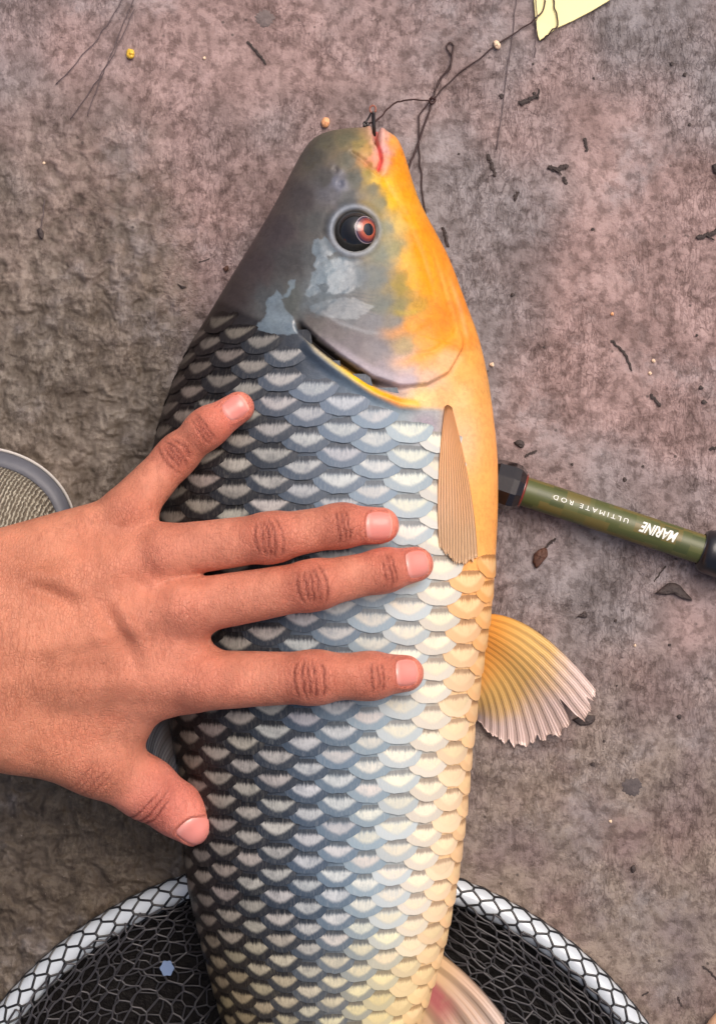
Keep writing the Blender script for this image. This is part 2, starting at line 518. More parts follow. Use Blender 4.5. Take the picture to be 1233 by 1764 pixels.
BB = [(222, .002), (225, .006), (230, .010), (245, .0150), (270, .0185), (320, .0225), (400, .0275), (550, .0335), (700, .0375), (900, .0405), (1100, .0405),
      (1300, .0385), (1500, .0345), (1764, .028), (1950, .020), (2050, .0145), (2120, .012)]
ZC = [(222, .036), (400, .037), (700, .039), (900, .0412), (1100, .0415), (1300, .0412), (1500, .0440), (1764, .0395), (2000, .026), (2120, .021)]

rows = np.r_[222 + (np.arange(12) / 12.0) ** 2 * 12, np.arange(234, 716, 2.0), np.arange(716, 1800, 5.0), np.arange(1800, 2121, 10.0)]

def gsm(vals, ys, sig):
    d = (ys[:, None] - ys[None, :]) / np.maximum(sig[:, None], 1e-6)
    wt = np.exp(-0.5 * d * d) * np.gradient(ys)[None, :]
    return (wt * vals[None, :]).sum(1) / wt.sum(1)

sig = np.clip((rows - 222) * 0.25, 0.3, 22)
def prof(tab):
    t = np.array(tab, float)
    return gsm(np.interp(rows, t[:, 0], t[:, 1]), rows, sig)
xl_r, xr_r, b_r, zc_r = prof(LEFT), prof(RIGHT), prof(BB), prof(ZC)
fr = (HC - zc_r) / HC * KP
yw_r = (CY - rows) * fr
xc_r = ((xl_r + xr_r) / 2 - CX) * fr
a_r = (xr_r - xl_r) / 2 * fr
PE = 2.15

def surf_px(px, py, off=0.0):
    """photo pixel -> point on the upper flank (analytic)"""
    px, py = np.broadcast_arrays(np.asarray(px, float), np.asarray(py, float))
    z = np.full(px.shape, 0.06)
    for _ in range(8):
        w = W(px, py, z)
        yy = w[..., 1]
        o = np.argsort(yw_r)
        xc = np.interp(yy, yw_r[o], xc_r[o]); a = np.interp(yy, yw_r[o], a_r[o])
        b = np.interp(yy, yw_r[o], b_r[o]); zc = np.interp(yy, yw_r[o], zc_r[o])
        q = np.clip(np.abs(w[..., 0] - xc) / a, 0, 0.9995)
        z = 0.5 * z + 0.5 * (zc + b * (1 - q ** PE) ** (1 / PE))
    return W(px, py, z + off)

# arc-length parametrisation of the upper flank: f = 0 at the back, 1 at the belly (goes a little under both)
TH = np.linspace(-0.42, math.pi + 0.42, 161)[::-1]
def sect(i, th):
    c, s = np.cos(th), np.sin(th)
    return (xc_r[i] + a_r[i] * np.sign(c) * np.abs(c) ** (2 / PE), zc_r[i] + b_r[i] * np.sign(s) * np.abs(s) ** (2 / PE))
FN = 121
arcX = np.zeros((len(rows), FN)); arcZ = np.zeros((len(rows), FN))
for i in range(len(rows)):
    x, z = sect(i, TH)
    s = np.r_[0, np.cumsum(np.hypot(np.diff(x), np.diff(z)))]
    g = np.linspace(0, s[-1], FN)
    arcX[i] = np.interp(g, s, x); arcZ[i] = np.interp(g, s, z)
ARC_MID = len(rows)

def S(py, f):
    """body row (photo row at mid height) + arc fraction -> point, normal"""
    py, f = np.broadcast_arrays(np.asarray(py, float), np.asarray(f, float))
    ri = np.clip(np.interp(py, rows, np.arange(len(rows))), 0, len(rows) - 1.001)
    fi = np.clip(f * (FN - 1), 0, FN - 1.001)
    i, j = ri.astype(int), fi.astype(int)
    u, v = ri - i, fi - j
    def bl(A):
        return (A[i, j] * (1 - u) + A[i + 1, j] * u) * (1 - v) + (A[i, j + 1] * (1 - u) + A[i + 1, j + 1] * u) * v
    y = yw_r[i] * (1 - u) + yw_r[i + 1] * u
    return np.stack([bl(arcX), y, bl(arcZ)], -1)

def Sn(py, f):
    e = 0.004
    du = S(py + 2, f) - S(py - 2, f)
    dv = S(py, np.clip(f + e, 0, 1)) - S(py, np.clip(f - e, 0, 1))
    n = np.cross(du, dv)
    n /= np.linalg.norm(n, axis=-1, keepdims=True) + 1e-12
    return n

# pigments across the flank (w: 0 back .. 1 belly)
WK = [0.0, 0.10, 0.2, 0.32, 0.45, 0.58, 0.70, 0.80, 0.90, 1.0]
EDGE = lin([(52, 43, 42), (50, 45, 46), (54, 56, 62), (66, 76, 90), (92, 112, 134), (132, 156, 176), (172, 192, 202), (208, 214, 212), (232, 216, 190), (250, 204, 150)])
PATCH = lin([(104, 94, 86), (140, 132, 124), (162, 158, 150), (176, 176, 172), (184, 190, 194), (204, 208, 206), (228, 228, 214), (240, 234, 208), (248, 234, 200), (252, 212, 158)])
EDGE2 = lin([(54, 44, 34), (58, 50, 42), (66, 62, 58), (82, 84, 88), (104, 112, 120), (136, 142, 144), (178, 178, 160), (212, 200, 156), (236, 208, 156), (248, 206, 150)])
PATCH2 = lin([(120, 106, 80), (150, 136, 106), (172, 160, 132), (190, 180, 152), (202, 196, 172), (216, 206, 172), (232, 218, 168), (242, 222, 164), (248, 224, 168), (250, 214, 160)])
def pig(tab, w):
    return np.stack([np.interp(w, WK, tab[:, k]) for k in range(3)], -1)
def flank(px, py):
    xl = np.interp(py, rows, xl_r); xr = np.interp(py, rows, xr_r)
    w = np.clip((px - xl) / (xr - xl), 0, 1)
    # the head end of the flank is darker further down the side
    w = w - 0.05 * smooth01(1100, 700, py) * np.sin(np.pi * w)
    t = smooth01(1520, 1720, py)[..., None]
    e = pig(EDGE, w) * (1 - t) + pig(EDGE2, w) * t
    p = pig(PATCH, w) * (1 - t) + pig(PATCH2, w) * t
    return w, e, p

# ------------------------------------------------------------------ fish: body mesh
fish = root('fish', W(560, 900, 0), 'large grey carp with an orange throat and belly lying on its side', 'fish')
NT_, NB_ = 300, 60
qx = np.linspace(-1, 1, NT_)
thT = np.arccos(np.clip(np.sign(qx) * np.abs(np.sin(qx * math.pi / 2)) ** 1.0, -1, 1))[::-1]      # 0..pi, even in angle
thB = np.linspace(math.pi, 2 * math.pi, NB_ + 2)[1:-1]
th = np.r_[thT, thB]
NS = len(th)
c, s = np.cos(th), np.sin(th)
cc, ss = np.sign(c) * np.abs(c) ** (2 / PE), np.sign(s) * np.abs(s) ** (2 / PE)
BX = xc_r[:, None] + a_r[:, None] * cc
BZ = np.maximum(zc_r[:, None] + b_r[:, None] * ss, 0.0006)
BY = np.repeat(yw_r[:, None], NS, 1)
V = np.stack([BX, BY, BZ], -1)
du = np.gradient(V, axis=0); dv = np.roll(V, -1, 1) - np.roll(V, 1, 1)
N = np.cross(dv, du); N /= np.linalg.norm(N, axis=-1, keepdims=True) + 1e-12
N[np.sum(N * np.stack([cc + 0 * BX, 0 * BX, ss + 0 * BX], -1), -1) < 0] *= -1
px, py = PXY(V)
top = (N[..., 2] > -0.05)
topw = smooth01(-0.05, 0.25, N[..., 2])

OPE = [(508, 539), (522, 560), (546, 585), (588, 617), (640, 651), (690, 668), (735, 664), (772, 644), (797, 600), (800, 560)]      # hind edge of the gill cover
PRE = [(532, 500), (548, 530), (583, 556), (630, 575), (672, 580), (706, 566), (735, 545), (752, 515)]                            # ridge of the fore cover
MEM = [(520, 588), (544, 612), (576, 636), (612, 659), (650, 682), (688, 696), (712, 700)]                                        # yellow gill membrane
MOUTH = [(646, 210), (648, 240), (655, 262), (657, 276), (652, 292)]
JAW = [(652, 292), (672, 330), (700, 372), (722, 430), (742, 490), (752, 540)]
EYE = (611, 397)
platepoly = OPE + [(790, 470), (740, 380), (660, 330), (560, 400), (500, 480)]

disp = np.zeros(px.shape)
hd = (py < 760) & top
hx, hy = px[hd], py[hd]
dO, tO = seg_dist(hx, hy, OPE)
ins = in_poly(hx, hy, platepoly)
d = np.zeros(hx.shape)
d += np.where(ins, 0.0020 * smooth01(0, 5, dO) * np.exp(-dO / 38.0), 0) * smooth01(0.98, 0.85, tO) * smooth01(0.0, 0.12, tO)
slit = smooth01(0.02, 0.08, tO) * smooth01(0.62, 0.40, tO)
d -= np.where(~ins, 0.0050 * np.exp(-((dO - 6.0) / 5.0) ** 2), 0) * slit
d -= np.where(~ins, 0.0006 * np.exp(-((dO - 2.0) / 5.0) ** 2), 0) * smooth01(0.45, 0.6, tO) * smooth01(0.97, 0.85, tO)
dP, tP = seg_dist(hx, hy, PRE)
d += 0.00035 * np.exp(-(dP / 12.0) ** 2) * np.sin(np.pi * np.clip(tP, 0, 1))
dM, tM = seg_dist(hx, hy, MEM)
d += 0.0020 * np.exp(-(dM / 9.0) ** 2) * smooth01(0, 0.1, tM)
dm, tm = seg_dist(hx, hy, MOUTH)
d -= 0.016 * np.exp(-(dm / 4.2) ** 2) * smooth01(0.50, 0.30, tm) + 0.0026 * np.exp(-(dm / 2.6) ** 2)
d += 0.0009 * np.exp(-((dm - 11) / 7.0) ** 2)
dj, tj = seg_dist(hx, hy, JAW)
d -= 0.00035 * np.exp(-(dj / 5.0) ** 2) * smooth01(1.0, 0.7, tj)
d += 0.0002 * np.exp(-((dj - 16) / 9.0) ** 2) * smooth01(1.0, 0.7, tj)
LIPF = [(606, 262), (625, 275), (640, 292), (652, 300)]
dl, tl = seg_dist(hx, hy, LIPF)
d -= 0.0009 * np.exp(-(dl / 3.5) ** 2)
de = np.hypot((hx - EYE[0]), (hy - EYE[1]))
d -= 0.0075 * smooth01(37, 31, de)
d += 0.0009 * np.exp(-((de - 42) / 6.0) ** 2)
d -= 0.0002 * np.exp(-((de - 56) / 7.0) ** 2)
for nx_, ny_ in ((586, 316), (578, 292)):
    dn = np.hypot(hx - nx_, hy - ny_)
    d += 0.0003 * np.exp(-((dn - 9) / 5) ** 2) - 0.0009 * np.exp(-(dn / 4.0) ** 2)
P3 = np.stack([hx, hy, 0 * hx], -1)
d += 0.0005 * (fbm(P3, 1 / 45.0, 3) - 0.5) + 0.00025 * (fbm(P3, 1 / 12.0, 9) - 0.5)
# folds behind the jaw
for k, pl in enumerate(([(760, 450), (782, 520), (800, 590), (815, 650)], [(742, 420), (760, 480), (776, 540)], [(700, 612), (745, 606), (780, 580), (792, 545)])):
    dd, tt = seg_dist(hx, hy, pl)
    d -= 0.0004 * np.exp(-(dd / 3.5) ** 2) * np.sin(np.pi * np.clip(tt, 0, 1))
disp[hd] = d
V = V + N * (disp * topw)[..., None]
px, py = PXY(V)

# colours of the head, read off the photograph
HC_PTS = [(600, 235, 112, 110, 90), (560, 240, 100, 98, 86), (540, 270, 90, 88, 83), (620, 248, 150, 136, 88), (634, 258, 186, 152, 96), (600, 280, 108, 108, 96),
 (560, 310, 84, 83, 82), (520, 340, 80, 75, 77), (480, 400, 78, 71, 75), (440, 460, 74, 66, 69), (400, 500, 68, 60, 61), (370, 540, 62, 54, 54), (500, 450, 74, 73, 75),
 (550, 380, 82, 84, 86), (540, 440, 84, 88, 92), (582, 318, 128, 132, 150), (566, 330, 100, 100, 108), (610, 310, 92, 96, 90), (600, 340, 86, 90, 94), (640, 325, 112, 110, 86), (655, 350, 138, 132, 95),
 (636, 300, 150, 140, 80), (648, 308, 225, 190, 50), (668, 312, 242, 195, 30), (690, 300, 250, 165, 20), (700, 340, 250, 172, 22), (680, 345, 228, 192, 60),
 (668, 390, 152, 152, 125), (690, 385, 214, 186, 110), (708, 380, 250, 170, 30), (730, 400, 250, 160, 30), (755, 450, 250, 158, 46), (662, 440, 124, 132, 118),
 (680, 430, 165, 160, 115), (700, 440, 232, 182, 70), (722, 440, 250, 165, 25), (650, 480, 108, 118, 118), (690, 492, 150, 134, 52), (714, 480, 225, 172, 36), (740, 490, 250, 166, 28),
 (775, 500, 250, 162, 60), (720, 530, 200, 158, 56), (690, 530, 128, 122, 74), (660, 525, 104, 113, 108), (620, 480, 104, 114, 122), (580, 470, 108, 122, 132),
 (560, 500, 102, 115, 125), (540, 520, 98, 108, 116), (600, 540, 106, 112, 120), (640, 555, 122, 124, 132), (680, 560, 132, 128, 122), (712, 560, 214, 152, 56),
 (740, 550, 244, 150, 42), (775, 540, 250, 144, 50), (792, 580, 250, 156, 70), (762, 580, 250, 150, 38), (732, 585, 236, 166, 74), (700, 595, 172, 152, 112),
 (650, 600, 132, 128, 136), (610, 600, 114, 108, 116), (570, 575, 102, 96, 100), (660, 640, 156, 146, 156), (700, 630, 200, 180, 176), (740, 620, 238, 176, 120),
 (700, 652, 198, 176, 184), (740, 650, 242, 196, 168), (770, 622, 250, 186, 140), (800, 640, 250, 184, 118), (820, 620, 250, 180, 104), (835, 690, 250, 184, 112),
 (790, 690, 252, 200, 140), (730, 688, 246, 212, 150), (760, 690, 242, 190, 136), (540, 560, 96, 92, 92), (470, 520, 82, 86, 90), (500, 520, 86, 92, 92),
 (655, 236, 250, 196, 190), (662, 258, 250, 182, 180), (648, 276, 244, 158, 146), (660, 284, 248, 162, 150), (677, 243, 250, 172, 92), (692, 266, 250, 160, 24), (684, 280, 250, 164, 24), (642, 288, 200, 146, 96),
 (820, 560, 250, 176, 90), (780, 470, 250, 162, 64)]
hp = np.array(HC_PTS, float)
hcol = lin(hp[:, 2:]) * 0.86
sat = np.clip((hcol[:, 0] - hcol[:, 2]) / (hcol[:, 0] + 1e-6) - 0.5, 0, 0.5)[:, None] * 2      # orange skin: little blue
hcol = hcol * (1 - sat * np.array([0.0, 0.10, 0.5]))
hcol = hcol * np.where(sat < 0.2, np.array([0.86, 0.86, 0.84]), 1.0)
def head_col(x, y):
    out = np.zeros(x.shape + (3,)); ws = np.zeros(x.shape)
    for (ax, ay), cl in zip(hp[:, :2], hcol):
        w = 1.0 / ((x - ax) ** 2 + (y - ay) ** 2 + 60.0) ** 2.0
        out += w[..., None] * cl; ws += w
    return out / ws[..., None]

w_, e_, p_ = flank(px, py)
e_ = e_ * 0.7
skin = e_ * 0.8
# belly skin is bare of scales
bel = smooth01(0.86, 0.97, w_)[..., None]
skin = skin * (1 - bel) + pig(PATCH, np.ones(px.shape)) * bel
# throat and chest stay orange down to the belly fins
ch = (smooth01(752, 800, px) * smooth01(1250, 900, py) * smooth01(600, 660, py))[..., None]
skin = skin * (1 - ch) + (lin((250, 172, 92)) * np.ones(skin.shape)) * ch
HP = [(150, 150), (950, 150), (950, 690), (772, 704), (715, 702), (690, 700), (640, 676), (590, 640), (545, 604), (518, 570), (500, 556), (440, 547), (375, 515), (330, 570), (150, 640)]
hm = np.zeros(px.shape)
zone = py < 760
hm[zone] = smooth01(7, -5, poly_sd(px[zone], py[zone], HP))
zx, zy = px[zone], py[zone]
jit = (fbm(np.stack([zx, zy, 0 * zx], -1), 1 / 14.0, 5) - 0.5) * 16
jit2 = (fbm(np.stack([zx, zy, 0 * zx], -1), 1 / 14.0, 55) - 0.5) * 16
hc = head_col(zx + jit, zy + jit2)
def stroke(colarr, pts, wid, colr, soft=0.6, par=None, amt=1.0):
    dd, tt = seg_dist(zx, zy, pts)
    m = smooth01(wid, wid * (1 - soft), dd) * amt
    if soft == 1.0: m = m * smooth01(0.0, 0.35, tt) * smooth01(1.0, 0.85, tt)
    cl = lin(colr) if par is None else np.stack([np.interp(tt, par[0], lin(par[1])[:, k]) for k in range(3)], -1)
    return colarr * (1 - m[..., None]) + cl * m[..., None]
hc = stroke(hc, [(545, 572), (588, 604), (640, 638), (690, 655), (735, 652)], 12, (168, 160, 172), 1.0, amt=0.55)
hc = stroke(hc, [(536, 520), (552, 535), (585, 556), (632, 572), (668, 575)], 6, (150, 154, 160), 1.0, amt=0.35)
hc = stroke(hc, [(640, 572), (676, 576), (706, 563), (738, 546), (765, 540)], 16, (236, 150, 40), 1.0, amt=0.5)
hc = stroke(hc, [(660, 626), (700, 624), (745, 606), (782, 574), (796, 545)], 17, (240, 156, 36), 1.0, amt=0.7)
hc = stroke(hc, [(672, 538), (700, 540), (722, 536)], 8, (176, 150, 40), 1.0, amt=0.6)
hc = stroke(hc, [(742, 424), (762, 480), (782, 540), (796, 600)], 9, (252, 180, 100), 1.0, amt=0.25)
hc = stroke(hc, [(770, 466), (792, 530), (806, 590)], 7, (254, 200, 140), 1.0, amt=0.3)
hc = stroke(hc, [(690, 330), (716, 385), (738, 440), (752, 500)], 7, (250, 150, 10), 1.0, amt=0.7)
dd_, tt_ = seg_dist(zx, zy, OPE)
slitm = smooth01(8, 4.0, np.abs(dd_ - 6.0)) * (~in_poly(zx, zy, platepoly)) * smooth01(0.03, 0.10, tt_) * smooth01(0.56, 0.40, tt_)
hc = hc * (1 - slitm[..., None]) + lin((22, 16, 16)) * slitm[..., None]
hc = stroke(hc, MEM[2:], 15, (242, 182, 30), 0.6, amt=0.9)
hc = stroke(hc, MEM, 12, None, 0.5, par=([0, .15, .35, .5, .7, .85, 1], [(150, 146, 130), (226, 214, 180), (232, 212, 120), (240, 196, 30), (244, 176, 20), (244, 150, 20), (246, 190, 90)]), amt=1.0)
dE = np.hypot(zx - EYE[0], zy - EYE[1])
hc = hc * (1 - (0.5 * np.exp(-((dE - 41) / 6.0) ** 2))[..., None]) + lin((150, 164, 182)) * (0.5 * np.exp(-((dE - 41) / 6.0) ** 2))[..., None]
hc = stroke(hc, [(632, 362), (646, 376), (652, 395), (648, 418)], 6, (70, 64, 56), 1.0, amt=0.7)
hc = stroke(hc, MOUTH, 5, (214, 84, 84), 0.8, amt=0.9)
# fine dark hairlines on the cheek, dark specks on snout
for k in range(6):
    y0 = 508 + k * 5
    hc = stroke(hc, [(566 - k * 3, y0), (610, y0 - 4 + k), (655, y0 + 2 + 2 * k)], 1.8, (70, 78, 84), 1.0, amt=0.5)
spk = smooth01(0.70, 0.80, vnoise(np.stack([zx, zy, 0 * zx], -1), 1 / 7.0, 8)) * smooth01(330, 250, zy) * 0.25
hc = hc * (1 - spk[..., None]) + lin((80, 72, 50)) * spk[..., None]
# sky glare on the slimy skin, painted as pale glossy patches with torn edges
def rg(pts): return [(240 + x / 1.868, 180 + y / 1.868) for x, y in pts]
GLARE_PATCHES = [rg([(560, 440), (574, 428), (583, 436), (594, 422), (606, 432), (622, 455), (634, 470), (614, 490), (600, 482), (612, 505), (588, 512), (574, 534), (560, 520), (570, 492), (556, 478)]),
         rg([(552, 540), (600, 505), (650, 492), (720, 500), (740, 560), (680, 610), (600, 608), (612, 588), (596, 572), (570, 580), (590, 605), (545, 618), (532, 612), (552, 575)]),
         rg([(547, 650), (600, 625), (690, 622), (760, 650), (700, 690), (620, 690), (552, 668)]),
         rg([(441, 596), (458, 612), (463, 622), (487, 562), (508, 566), (484, 612), (456, 626), (474, 664), (496, 684), (512, 740), (440, 742), (374, 722), (404, 680), (410, 632)])]
wet = np.zeros(px.shape)
wz = np.zeros(zx.shape)
jx = (fbm(np.stack([zx, zy, 0 * zx], -1), 1 / 9.0, 77) - 0.5) * 7
for k, po in enumerate(GLARE_PATCHES):
    sd = poly_sd(zx + jx, zy + jx, po)
    wz = np.maximum(wz, smooth01(1.0, -1.5, sd) * (1, .8, .45, 1)[k] * (1 if k != 1 else 1) * np.where(k == 1, smooth01(640, 590, zx), 1))
sk0 = skin[zone] * (1 - hm[zone][..., None]) + hc * hm[zone][..., None]
film = 0.46 * wz * (0.7 + 0.6 * fbm(np.stack([zx, zy, 0 * zx], -1), 1 / 22.0, 31))
sk0 = sk0 * (1 - film[..., None]) + lin((132, 152, 166)) * film[..., None]  # glare laid into the skin colour as pale blue
skin[zone] = sk0
wet[zone] = np.maximum(wz, 0.12)
# red blush on upper flank near the chest, grey-lilac bare patch behind the gill
def blob(cx, cy, rx, ry, colr, amt):
    global skin
    m = amt * np.exp(-(((px - cx) / rx) ** 2 + ((py - cy) / ry) ** 2))
    skin = skin * (1 - m[..., None]) + lin(colr) * m[..., None]
blob(733, 735, 26, 26, (150, 136, 150), 0.9)
blob(800, 760, 26, 60, (252, 196, 168), 0.5)
blob(738, 1735, 14, 30, (214, 130, 120), 0.5)

nr = len(rows)
Vf = V.reshape(-1, 3)
F = grid_faces(nr, NS, True)
p0 = Vf[:NS].mean(0); p1 = Vf[-NS:].mean(0)
Vall = np.vstack([Vf, p0, p1])
k = np.arange(NS); kn = (k + 1) % NS
tri = [[len(Vf), a, b] for a, b in zip(kn, k)] + [[len(Vf) + 1, (nr - 1) * NS + a, (nr - 1) * NS + b] for a, b in zip(k, kn)]
M_body = body_mat()
faces = F[:, ::-1].tolist() + [t_[::-1] for t_ in tri]
body = mesh_obj('body', Vall, faces, M_body, fish)
sk = np.vstack([skin.reshape(-1, 3), skin[0, 0], skin[-1, 0]])
set_col(body, 'skin', np.clip(sk, 0, 1))
set_f(body, 'wet', np.r_[wet.ravel(), 0.1, 0.1])

# ------------------------------------------------------------------ fish: eye
ep = surf_px(EYE[0], EYE[1])
RE = 0.0094
ec = ep + np.array([0.0002, 0, -0.0056])
def ball_patch(center, r, axis, ang0, ang1, nr_=14, ns_=40):
    axis = np.array(axis, float); axis /= np.linalg.norm(axis)
    e1 = np.cross(axis, [0, 1, 0]); e1 /= np.linalg.norm(e1); e2 = np.cross(axis, e1)
    a = np.linspace(ang0, ang1, nr_)[:, None]; p = np.linspace(0, 2 * np.pi, ns_, endpoint=False)[None]
    d_ = np.cos(a)[..., None] * axis + np.sin(a)[..., None] * (np.cos(p)[..., None] * e1 + np.sin(p)[..., None] * e2)
    v = (center + r * d_).reshape(-1, 3)
    return v, grid_faces(nr_, ns_, True)
M_eye = simple('eye_dark', (24, 22, 22), 0.06, 0.2, 200, coat=1.0)
M_iris = NT('eye_iris')
ia = M_iris.attr('rad', 'Fac')
ic = M_iris.mix(M_iris.ramp(ia, 0.36, 0.5), L4(232, 150, 104), L4(196, 92, 66))
ic = M_iris.mix(M_iris.ramp(ia, 0.55, 0.72), ic, L4(128, 52, 50))
ic = M_iris.mix(M_iris.ramp(ia, 0.76, 0.88), ic, L4(52, 44, 72))
ic = M_iris.mix(M_iris.ramp(ia, 0.93, 0.97), ic, L4(176, 160, 168))
ic = M_iris.mix(M_iris.math('MULTIPLY', M_iris.noise(700, 4), 0.45), ic, L4(70, 26, 26))
M_iris.set(Base_Color=ic, Roughness=0.12, Coat_Weight=1.0, Coat_Roughness=0.03)
M_pupil = simple('eye_pupil', (16, 18, 30), 0.05, 0.1, 100, coat=1.0)
v, f = ball_patch(ec, RE, (0, 0, 1), 0.001, math.pi * 0.75, 26, 48)
eye = mesh_obj('eye', v, f[:, ::-1], M_eye, fish)
ORIGIN[eye] = ORIGIN[fish]
IAX = (0.60, 0.02, 0.80)
v, f = ball_patch(ec, RE + 0.00022, IAX, 0.001, 0.66, 14, 44)
iris = mesh_obj('iris', v, f[:, ::-1], M_iris.m, eye)
set_f(iris, 'rad', np.repeat(np.linspace(0, 1, 14), 44))
v, f = ball_patch(ec, RE + 0.00042, IAX, 0.001, 0.27, 8, 32)
mesh_obj('pupil', v, f[:, ::-1], M_pupil, eye)

# ------------------------------------------------------------------ fish: scales, one mesh each
M_scale = scale_mat()
HANDPOLY = [(-50, 905), (0, 905), (200, 850), (262, 790), (385, 685), (420, 683), (432, 705), (310, 905), (620, 875), (680, 900), (670, 935), (740, 950), (735, 1000), (420, 1095),
            (420, 1120), (700, 1130), (725, 1160), (700, 1190), (430, 1228), (300, 1245), (240, 1285), (360, 1400), (365, 1455), (300, 1445), (100, 1340), (-50, 1325)]
NSX, NSY = 11, 8
def build_scale(pyc, fc, hwf, hl, idx):
    """pyc/fc: free tip of the scale on the flank; hwf half width in arc fraction; hl length in rows (px)"""
    s_ = np.linspace(-1, 1, NSX)
    yend = 0.58 + 0.42 * (1 - np.abs(s_) ** 2.3) ** (1 / 1.9)
    r_ = np.linspace(0, 1, NSY)
    tt = 0.22 + (yend[None, :] - 0.22) * r_[:, None]
    rag = (RNG.random(NSX) - 0.5) * 0.03
    tt = tt + rag[None, :] * r_[:, None] ** 3
    sx = s_[None, :] * (0.80 + 0.20 * smooth01(0.1, 0.6, tt))
    tw = (RNG.random() - .5) * 0.10
    pyv = pyc + (tt - 1.0) * hl + sx * tw * hl * 0.5
    fv = np.clip(fc + sx * hwf - (tt - 1) * tw * hwf, 0.002, 0.998)
    p = S(pyv, fv); n = Sn(pyv, fv)
    lift = -0.0005 + 0.00115 * smooth01(0.2, 1.0, tt) * (1 - 0.35 * np.abs(s_[None, :]) ** 3)
    lift = lift + 0.00018 * (1 - s_[None, :] ** 2) * smooth01(0.45, 0.75, tt)
    p = p + n * lift[..., None]
    st = np.stack([np.broadcast_to(s_, tt.shape), tt, np.full(tt.shape, (idx * 0.618) % 1)], -1).reshape(-1, 3)
    return p.reshape(-1, 3), st, pyv.ravel()

SF = grid_faces(NSY, NSX)
NCOL = 14
cols = np.linspace(0.075, 0.925, NCOL)
dcol = cols[1] - cols[0]
cand = []
SKINZ = [(150, 150), (950, 150), (950, 965), (796, 950), (778, 800), (765, 750), (730, 738), (690, 722), (640, 698), (590, 664), (545, 630), (516, 598), (492, 572), (440, 556), (375, 524), (330, 575), (150, 640)]
for j, fc in enumerate(cols):
    y = 470.0 + (0 if j % 2 == 0 else 21)
    while y < 2090:
        dy = float(np.interp(y, [500, 700, 1000, 1400, 1650, 1800, 2100], [37, 42, 41.5, 39.0, 34.5, 31, 24]))
        y += dy
        yy = y + (RNG.random() - 0.5) * 3.5
        ff = fc + (RNG.random() - 0.5) * dcol * 0.10
        tip = S(yy, ff)
        tx, ty = PXY(tip)
        w, _, _ = flank(tx, ty)
        if in_poly(np.array(tx), np.array(ty - (22 if tx < 500 else 33)), SKINZ) or ff > 0.90:
            continue
        nz = Sn(np.array(yy), np.array(ff))[2]
        arc = 0.0
        vis = (0 < tx < 1233) and (0 < ty < 1800) and nz > 0.10 and not in_poly(np.array(tx), np.array(ty - 14), HANDPOLY)
        cand.append((0 if vis else 1, -nz * dy, yy, ff, dy, j))
cand.sort(key=lambda q: (q[0], q[1]))
print('scales', len(cand), 'visible', sum(1 for q in cand if q[0] == 0))
restV, restF, restA, ro = [], [], [], 0
for idx, (vis, _, yy, ff, dy, j) in enumerate(cand):
    sz = 1.0 + (RNG.random() - .5) * 0.10
    v, st, pyv = build_scale(yy, ff, dcol * 0.84 * sz, dy * 2.1 * sz, idx)
    qx_, qy_ = PXY(v)
    mx_, my_ = qx_.mean(), qy_.mean()
    wv_, e, p = flank(np.array([mx_]), np.array([my_]))
    tone = 1 + (RNG.random() - .5) * 0.28
    warm = (RNG.random(3) - .5) * 0.06 + 1
    dk = 0.42 + 0.46 * smooth01(0.30, 0.90, wv_[0])
    e = e[0] * dk * (1 + (RNG.random() - .5) * 0.25); p = p[0] * 0.86 * tone * warm
    # sky glare on the shoulder, painted into the scale colours as blue
    glare = 0.45 * math.exp(-(((mx_ - 560) / 95) ** 2 + ((my_ - 650) / 70) ** 2)) + 0.25 * math.exp(-(((mx_ - 620) / 120) ** 2 + ((my_ - 790) / 90) ** 2))
    e = e * (1 - glare) + lin((124, 140, 160)) * glare
    p = p * (1 - glare * .7) + lin((160, 172, 188)) * glare * .7
    chf = float(smooth01(765, 822, mx_) * smooth01(1330, 960, my_)) * 0.85
    e = e * (1 - chf) + lin((250, 178, 100)) * 0.85 * chf; p = p * (1 - chf) + lin((252, 204, 140)) * 0.9 * chf
    if my_ < 640 and mx_ < 480:
        p = p * 0.72
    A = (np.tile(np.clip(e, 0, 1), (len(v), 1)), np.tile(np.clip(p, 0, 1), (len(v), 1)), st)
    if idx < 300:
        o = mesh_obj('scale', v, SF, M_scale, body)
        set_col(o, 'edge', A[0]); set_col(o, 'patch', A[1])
        at = o.data.attributes.new('st', 'FLOAT_VECTOR', 'POINT'); at.data.foreach_set('vector', A[2].astype(np.float32).ravel())
    else:
        restV.append(v); restF.append(SF + ro); restA.append(A); ro += len(v)
if restV:
    o = mesh_obj('scale_cover', np.concatenate(restV), np.concatenate(restF), M_scale, body)
    set_col(o, 'edge', np.concatenate([a[0] for a in restA])); set_col(o, 'patch', np.concatenate([a[1] for a in restA]))
    at = o.data.attributes.new('st', 'FLOAT_VECTOR', 'POINT'); at.data.foreach_set('vector', np.concatenate([a[2] for a in restA]).astype(np.float32).ravel())
    tag(o, kind='stuff')

